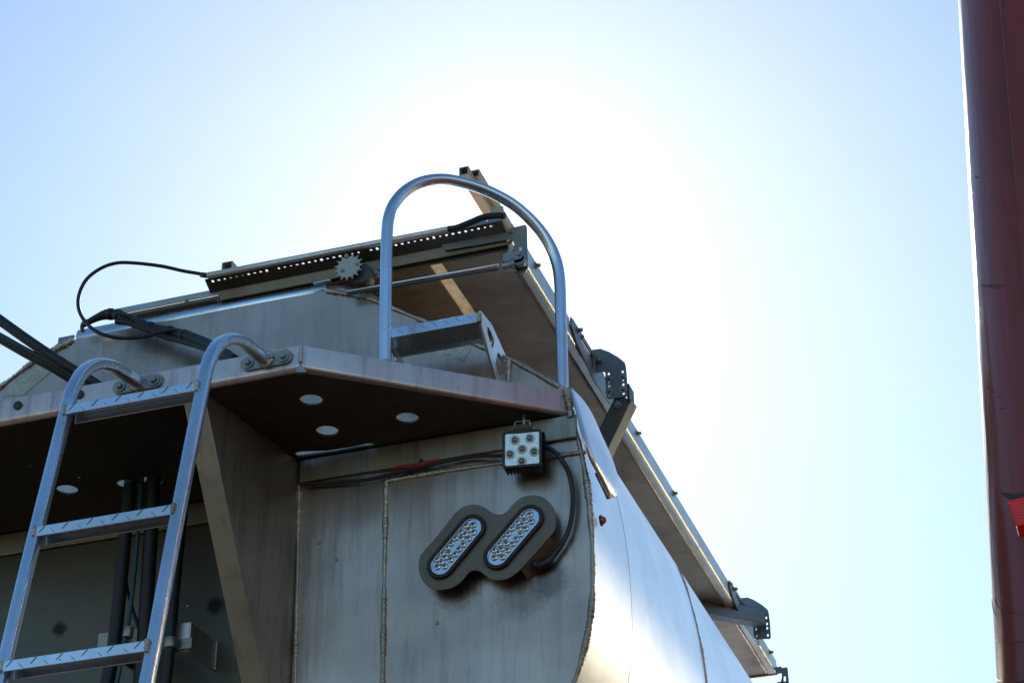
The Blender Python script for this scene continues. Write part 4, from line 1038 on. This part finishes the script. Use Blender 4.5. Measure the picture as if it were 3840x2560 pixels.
m_ = MB(); m_.cyl((q[0], -.052, q[2]-.014), (q[0]+.002, -.052, q[2]+.014), .0125, n=18); tag(m_.build('hose_clamp', m_zinc, None, bevel=.002), 'small grey clamp round the thin teal vertical line', 'clamp')
q = (-2.2043, -0.03, 3.3779)
m_ = MB(); m_.cyl((q[0], -.03, q[2]-.014), (q[0], -.03, q[2]+.014), .0175, n=20); m_.bb((q[0], -.018, q[2]-.014), (q[0]+.05, -.013, q[2]+.014)); tag(m_.build('hose_clamp', m_zinc, None, bevel=.002), 'wide grey strap clamp joining the black hose to the welded bracket', 'clamp')

# ---------------------------------------------------------------- red truck body on the right
Q = empty('red_truck', (0, 0, 0), 'dark red truck body with a scratched rounded corner at the right edge', 'truck')
YR = -.9; RC = .17
top = Vector((-.1066, YR)); zt_, zb_ = 4.108, 2.705
def redx(z): return -.232+(z-2.705)*(.1124/1.403)      # left outline leans slightly
def section(z, dx=0.):
    x0_ = redx(z); out = []
    for k in range(13):
        a = math.pi/2*k/12
        out.append((x0_+RC-RC*math.cos(a), YR+RC-RC*math.sin(a)-.0, z))
    out = [(x0_, YR+.85, z), (x0_, YR+.6, z)]+out+[(x0_+.6, YR-.01, z), (2.2, YR, z), (2.3, YR+.1, z), (2.3, YR+.85, z)]
    return out
zs_ = [.9, 1.6, 2.2, 2.6]+[2.7+.05*k for k in range(34)]+[4.5, 4.72]
m_ = MB(); m_.sheet([section(z) for z in zs_], True, True)
n_ = len(section(1)); m_.f.append(tuple(range(n_))); m_.sm.append(False)
k_ = len(m_.v)-n_; m_.f.append(tuple(k_+i for i in range(n_))); m_.sm.append(False)
m_.build('body_shell', m_red, Q)
pl = [(redx(z)+.105, YR+.002, z) for z in (4.3, 4.0, 3.7, 3.45)]
m_ = MB(); m_.prism([(pl[0][0]+.005, 4.6), (.9, 4.6), (.9, 3.405), (pl[3][0]-.002, 3.405)], .004, o=(0, YR-.009, 0), u=(1, 0, 0), v=(0, 0, 1), w=(0, 1, 0)); m_.build('patch_panel', m_red, Q, bevel=.001)
m_ = MB(); bead(m_, [(pl[0][0]+.004, YR-.009, 4.5), (pl[3][0]-.002, YR-.009, 3.41)], .0016, .03, .9); m_.build('panel_weld', m_red, Q)
# recessed grab pocket
def surf(p, off=0.):
    dx = max(min(p[0]-redx(p[2]), RC), .0003); a = math.acos(1-dx/RC)
    return Vector((redx(p[2])+RC-(RC+off)*math.cos(a), YR+RC-(RC+off)*math.sin(a), p[2]))
SCR = [[(-0.1505, -0.88, 3.5164), (-0.1417, -0.88, 3.4994), (-0.1278, -0.88, 3.4851), (-0.1138, -0.88, 3.4728), (-0.1014, -0.88, 3.4608)], [(-0.1499, -0.88, 3.5087), (-0.1393, -0.88, 3.4932), (-0.1256, -0.88, 3.4781), (-0.109, -0.88, 3.4624)],
       [(-0.1647, -0.88, 3.2985), (-0.1617, -0.88, 3.2863), (-0.1532, -0.88, 3.2696)], [(-0.2075, -0.88, 2.9028), (-0.2035, -0.88, 2.8784), (-0.1906, -0.88, 2.8568), (-0.1617, -0.88, 2.8331)],
       [(-0.2149, -0.88, 2.8252), (-0.2045, -0.88, 2.8066), (-0.1849, -0.88, 2.7938), (-0.1648, -0.88, 2.7856)], [(-0.2257, -0.88, 2.765), (-0.2163, -0.88, 2.7447), (-0.1975, -0.88, 2.727), (-0.1739, -0.88, 2.7201)],
       [(-0.148, -0.88, 3.2571), (-0.1409, -0.88, 3.2479)], [(-0.1478, -0.88, 3.2307), (-0.1375, -0.88, 3.2227)], [(-0.1324, -0.88, 3.7593), (-0.1249, -0.88, 3.7413), (-0.1209, -0.88, 3.7343)], [(-0.2148, -0.88, 2.9199), (-0.2139, -0.88, 2.8879), (-0.2093, -0.88, 2.8674)]]
for k, sc_p in enumerate(SCR):
    pts_ = [surf(p, .0003) for p in cr(sc_p, 5)]
    m_ = MB(); m_.tube(pts_, [.0002]+[(.0008 if k != 5 else .0016)*random.uniform(.6, 1.2) for _ in pts_[2:]]+[.0002], 6); m_.build('scratch', m_scr, Q)
dent = [(-0.1688, -0.88, 3.0737), (-0.16, -0.88, 3.0564), (-0.1469, -0.88, 3.0442), (-0.1283, -0.88, 3.0361), (-0.1119, -0.88, 3.0334)]
up_ = [(-0.1687, -0.88, 3.0745), (-0.1555, -0.88, 3.0623), (-0.142, -0.88, 3.0533), (-0.1268, -0.88, 3.0466), (-0.1105, -0.88, 3.0431)]
m_ = MB(); m_.sheet([[surf(p, .0006) for p in cr(dent, 5)], [surf(p, .0012) for p in cr(up_, 5)]], True); m_.build('seam_gap', m_dark, Q)
# red side marker on its bracket
rk = [(-0.724, -1.0, 3.3083), (-0.6984, -1.0, 3.3096), (-0.6805, -1.0, 3.2065), (-0.7084, -1.0, 3.2115)]
mk = (-0.1393, -0.99, 2.9652)
m_ = MB(); m_.box((mk[0]+.008, -.955, mk[2]), (.034, .05, .050), Matrix.Rotation(R(-9), 3, 'Y')); lo = m_.build('marker_light', m_redlens, Q, bevel=.004)
m_ = MB(); m_.box((mk[0]+.028, -.945, mk[2]+.004), (.016, .06, .062), Matrix.Rotation(R(-9), 3, 'Y')); m_.build('marker_base', m_plastic, lo, bevel=.003)
m_ = MB(); m_.box((mk[0]+.040, -.93, mk[2]+.030), (.03, .04, .035), Matrix.Rotation(R(30), 3, 'Y')); m_.build('marker_bracket', m_tube, Q, bevel=.003)
# wheels and sub frame of the truck (below the picture)
m_ = MB(); m_.bb((.3, YR+.2, .5), (2.0, YR+.8, .9)); m_.build('sub_frame', m_dark, Q, bevel=.01)
for x in (.15, 1.95):
    m_ = MB(); m_.cyl((x-.17, YR+.5, .5), (x+.17, YR+.5, .5), .5, n=36); m_.build('wheel', m_tire, Q, bevel=.03)

hose('hose', [(-1.4746, -0.078, 4.3892), (-1.4509, -0.078, 4.3879), (-1.4154, -0.078, 4.396), (-1.3799, -0.078, 4.4041), (-1.3447, -0.078, 4.4015), (-1.3213, -0.078, 4.3949)], .0085, m_hose, 'short ribbed black hose at the right end of the perforated cover edge', 'hose')

# ---------------------------------------------------------------- second tank trailer, unseen, added out of frame to put glare on the flank
T2 = empty('tank_trailer', (3.02, .9, .08), 'unseen polished tank trailer added out of frame to put glare on the flank of the first', 'trailer')
for nm, src in (('tank_shell', shell), ('end_plate', bpy.data.objects['front_plate']), ('front_plate', bpy.data.objects['front_plate']), ('chassis', bpy.data.objects['chassis'])):
    o = src.copy(); o.name = nm; C.objects.link(o); o.parent = T2
    if nm != 'chassis':
        o.data = o.data.copy(); o.data.materials[0] = m_shell2
    if nm == 'end_plate': o.location = (0, -9.498, 0)
for o0 in [o for o in T.children if o.name.startswith('wheel')]:
    o = o0.copy(); C.objects.link(o); o.parent = T2
    for c0 in o0.children:
        c1 = c0.copy(); C.objects.link(c1); c1.parent = o
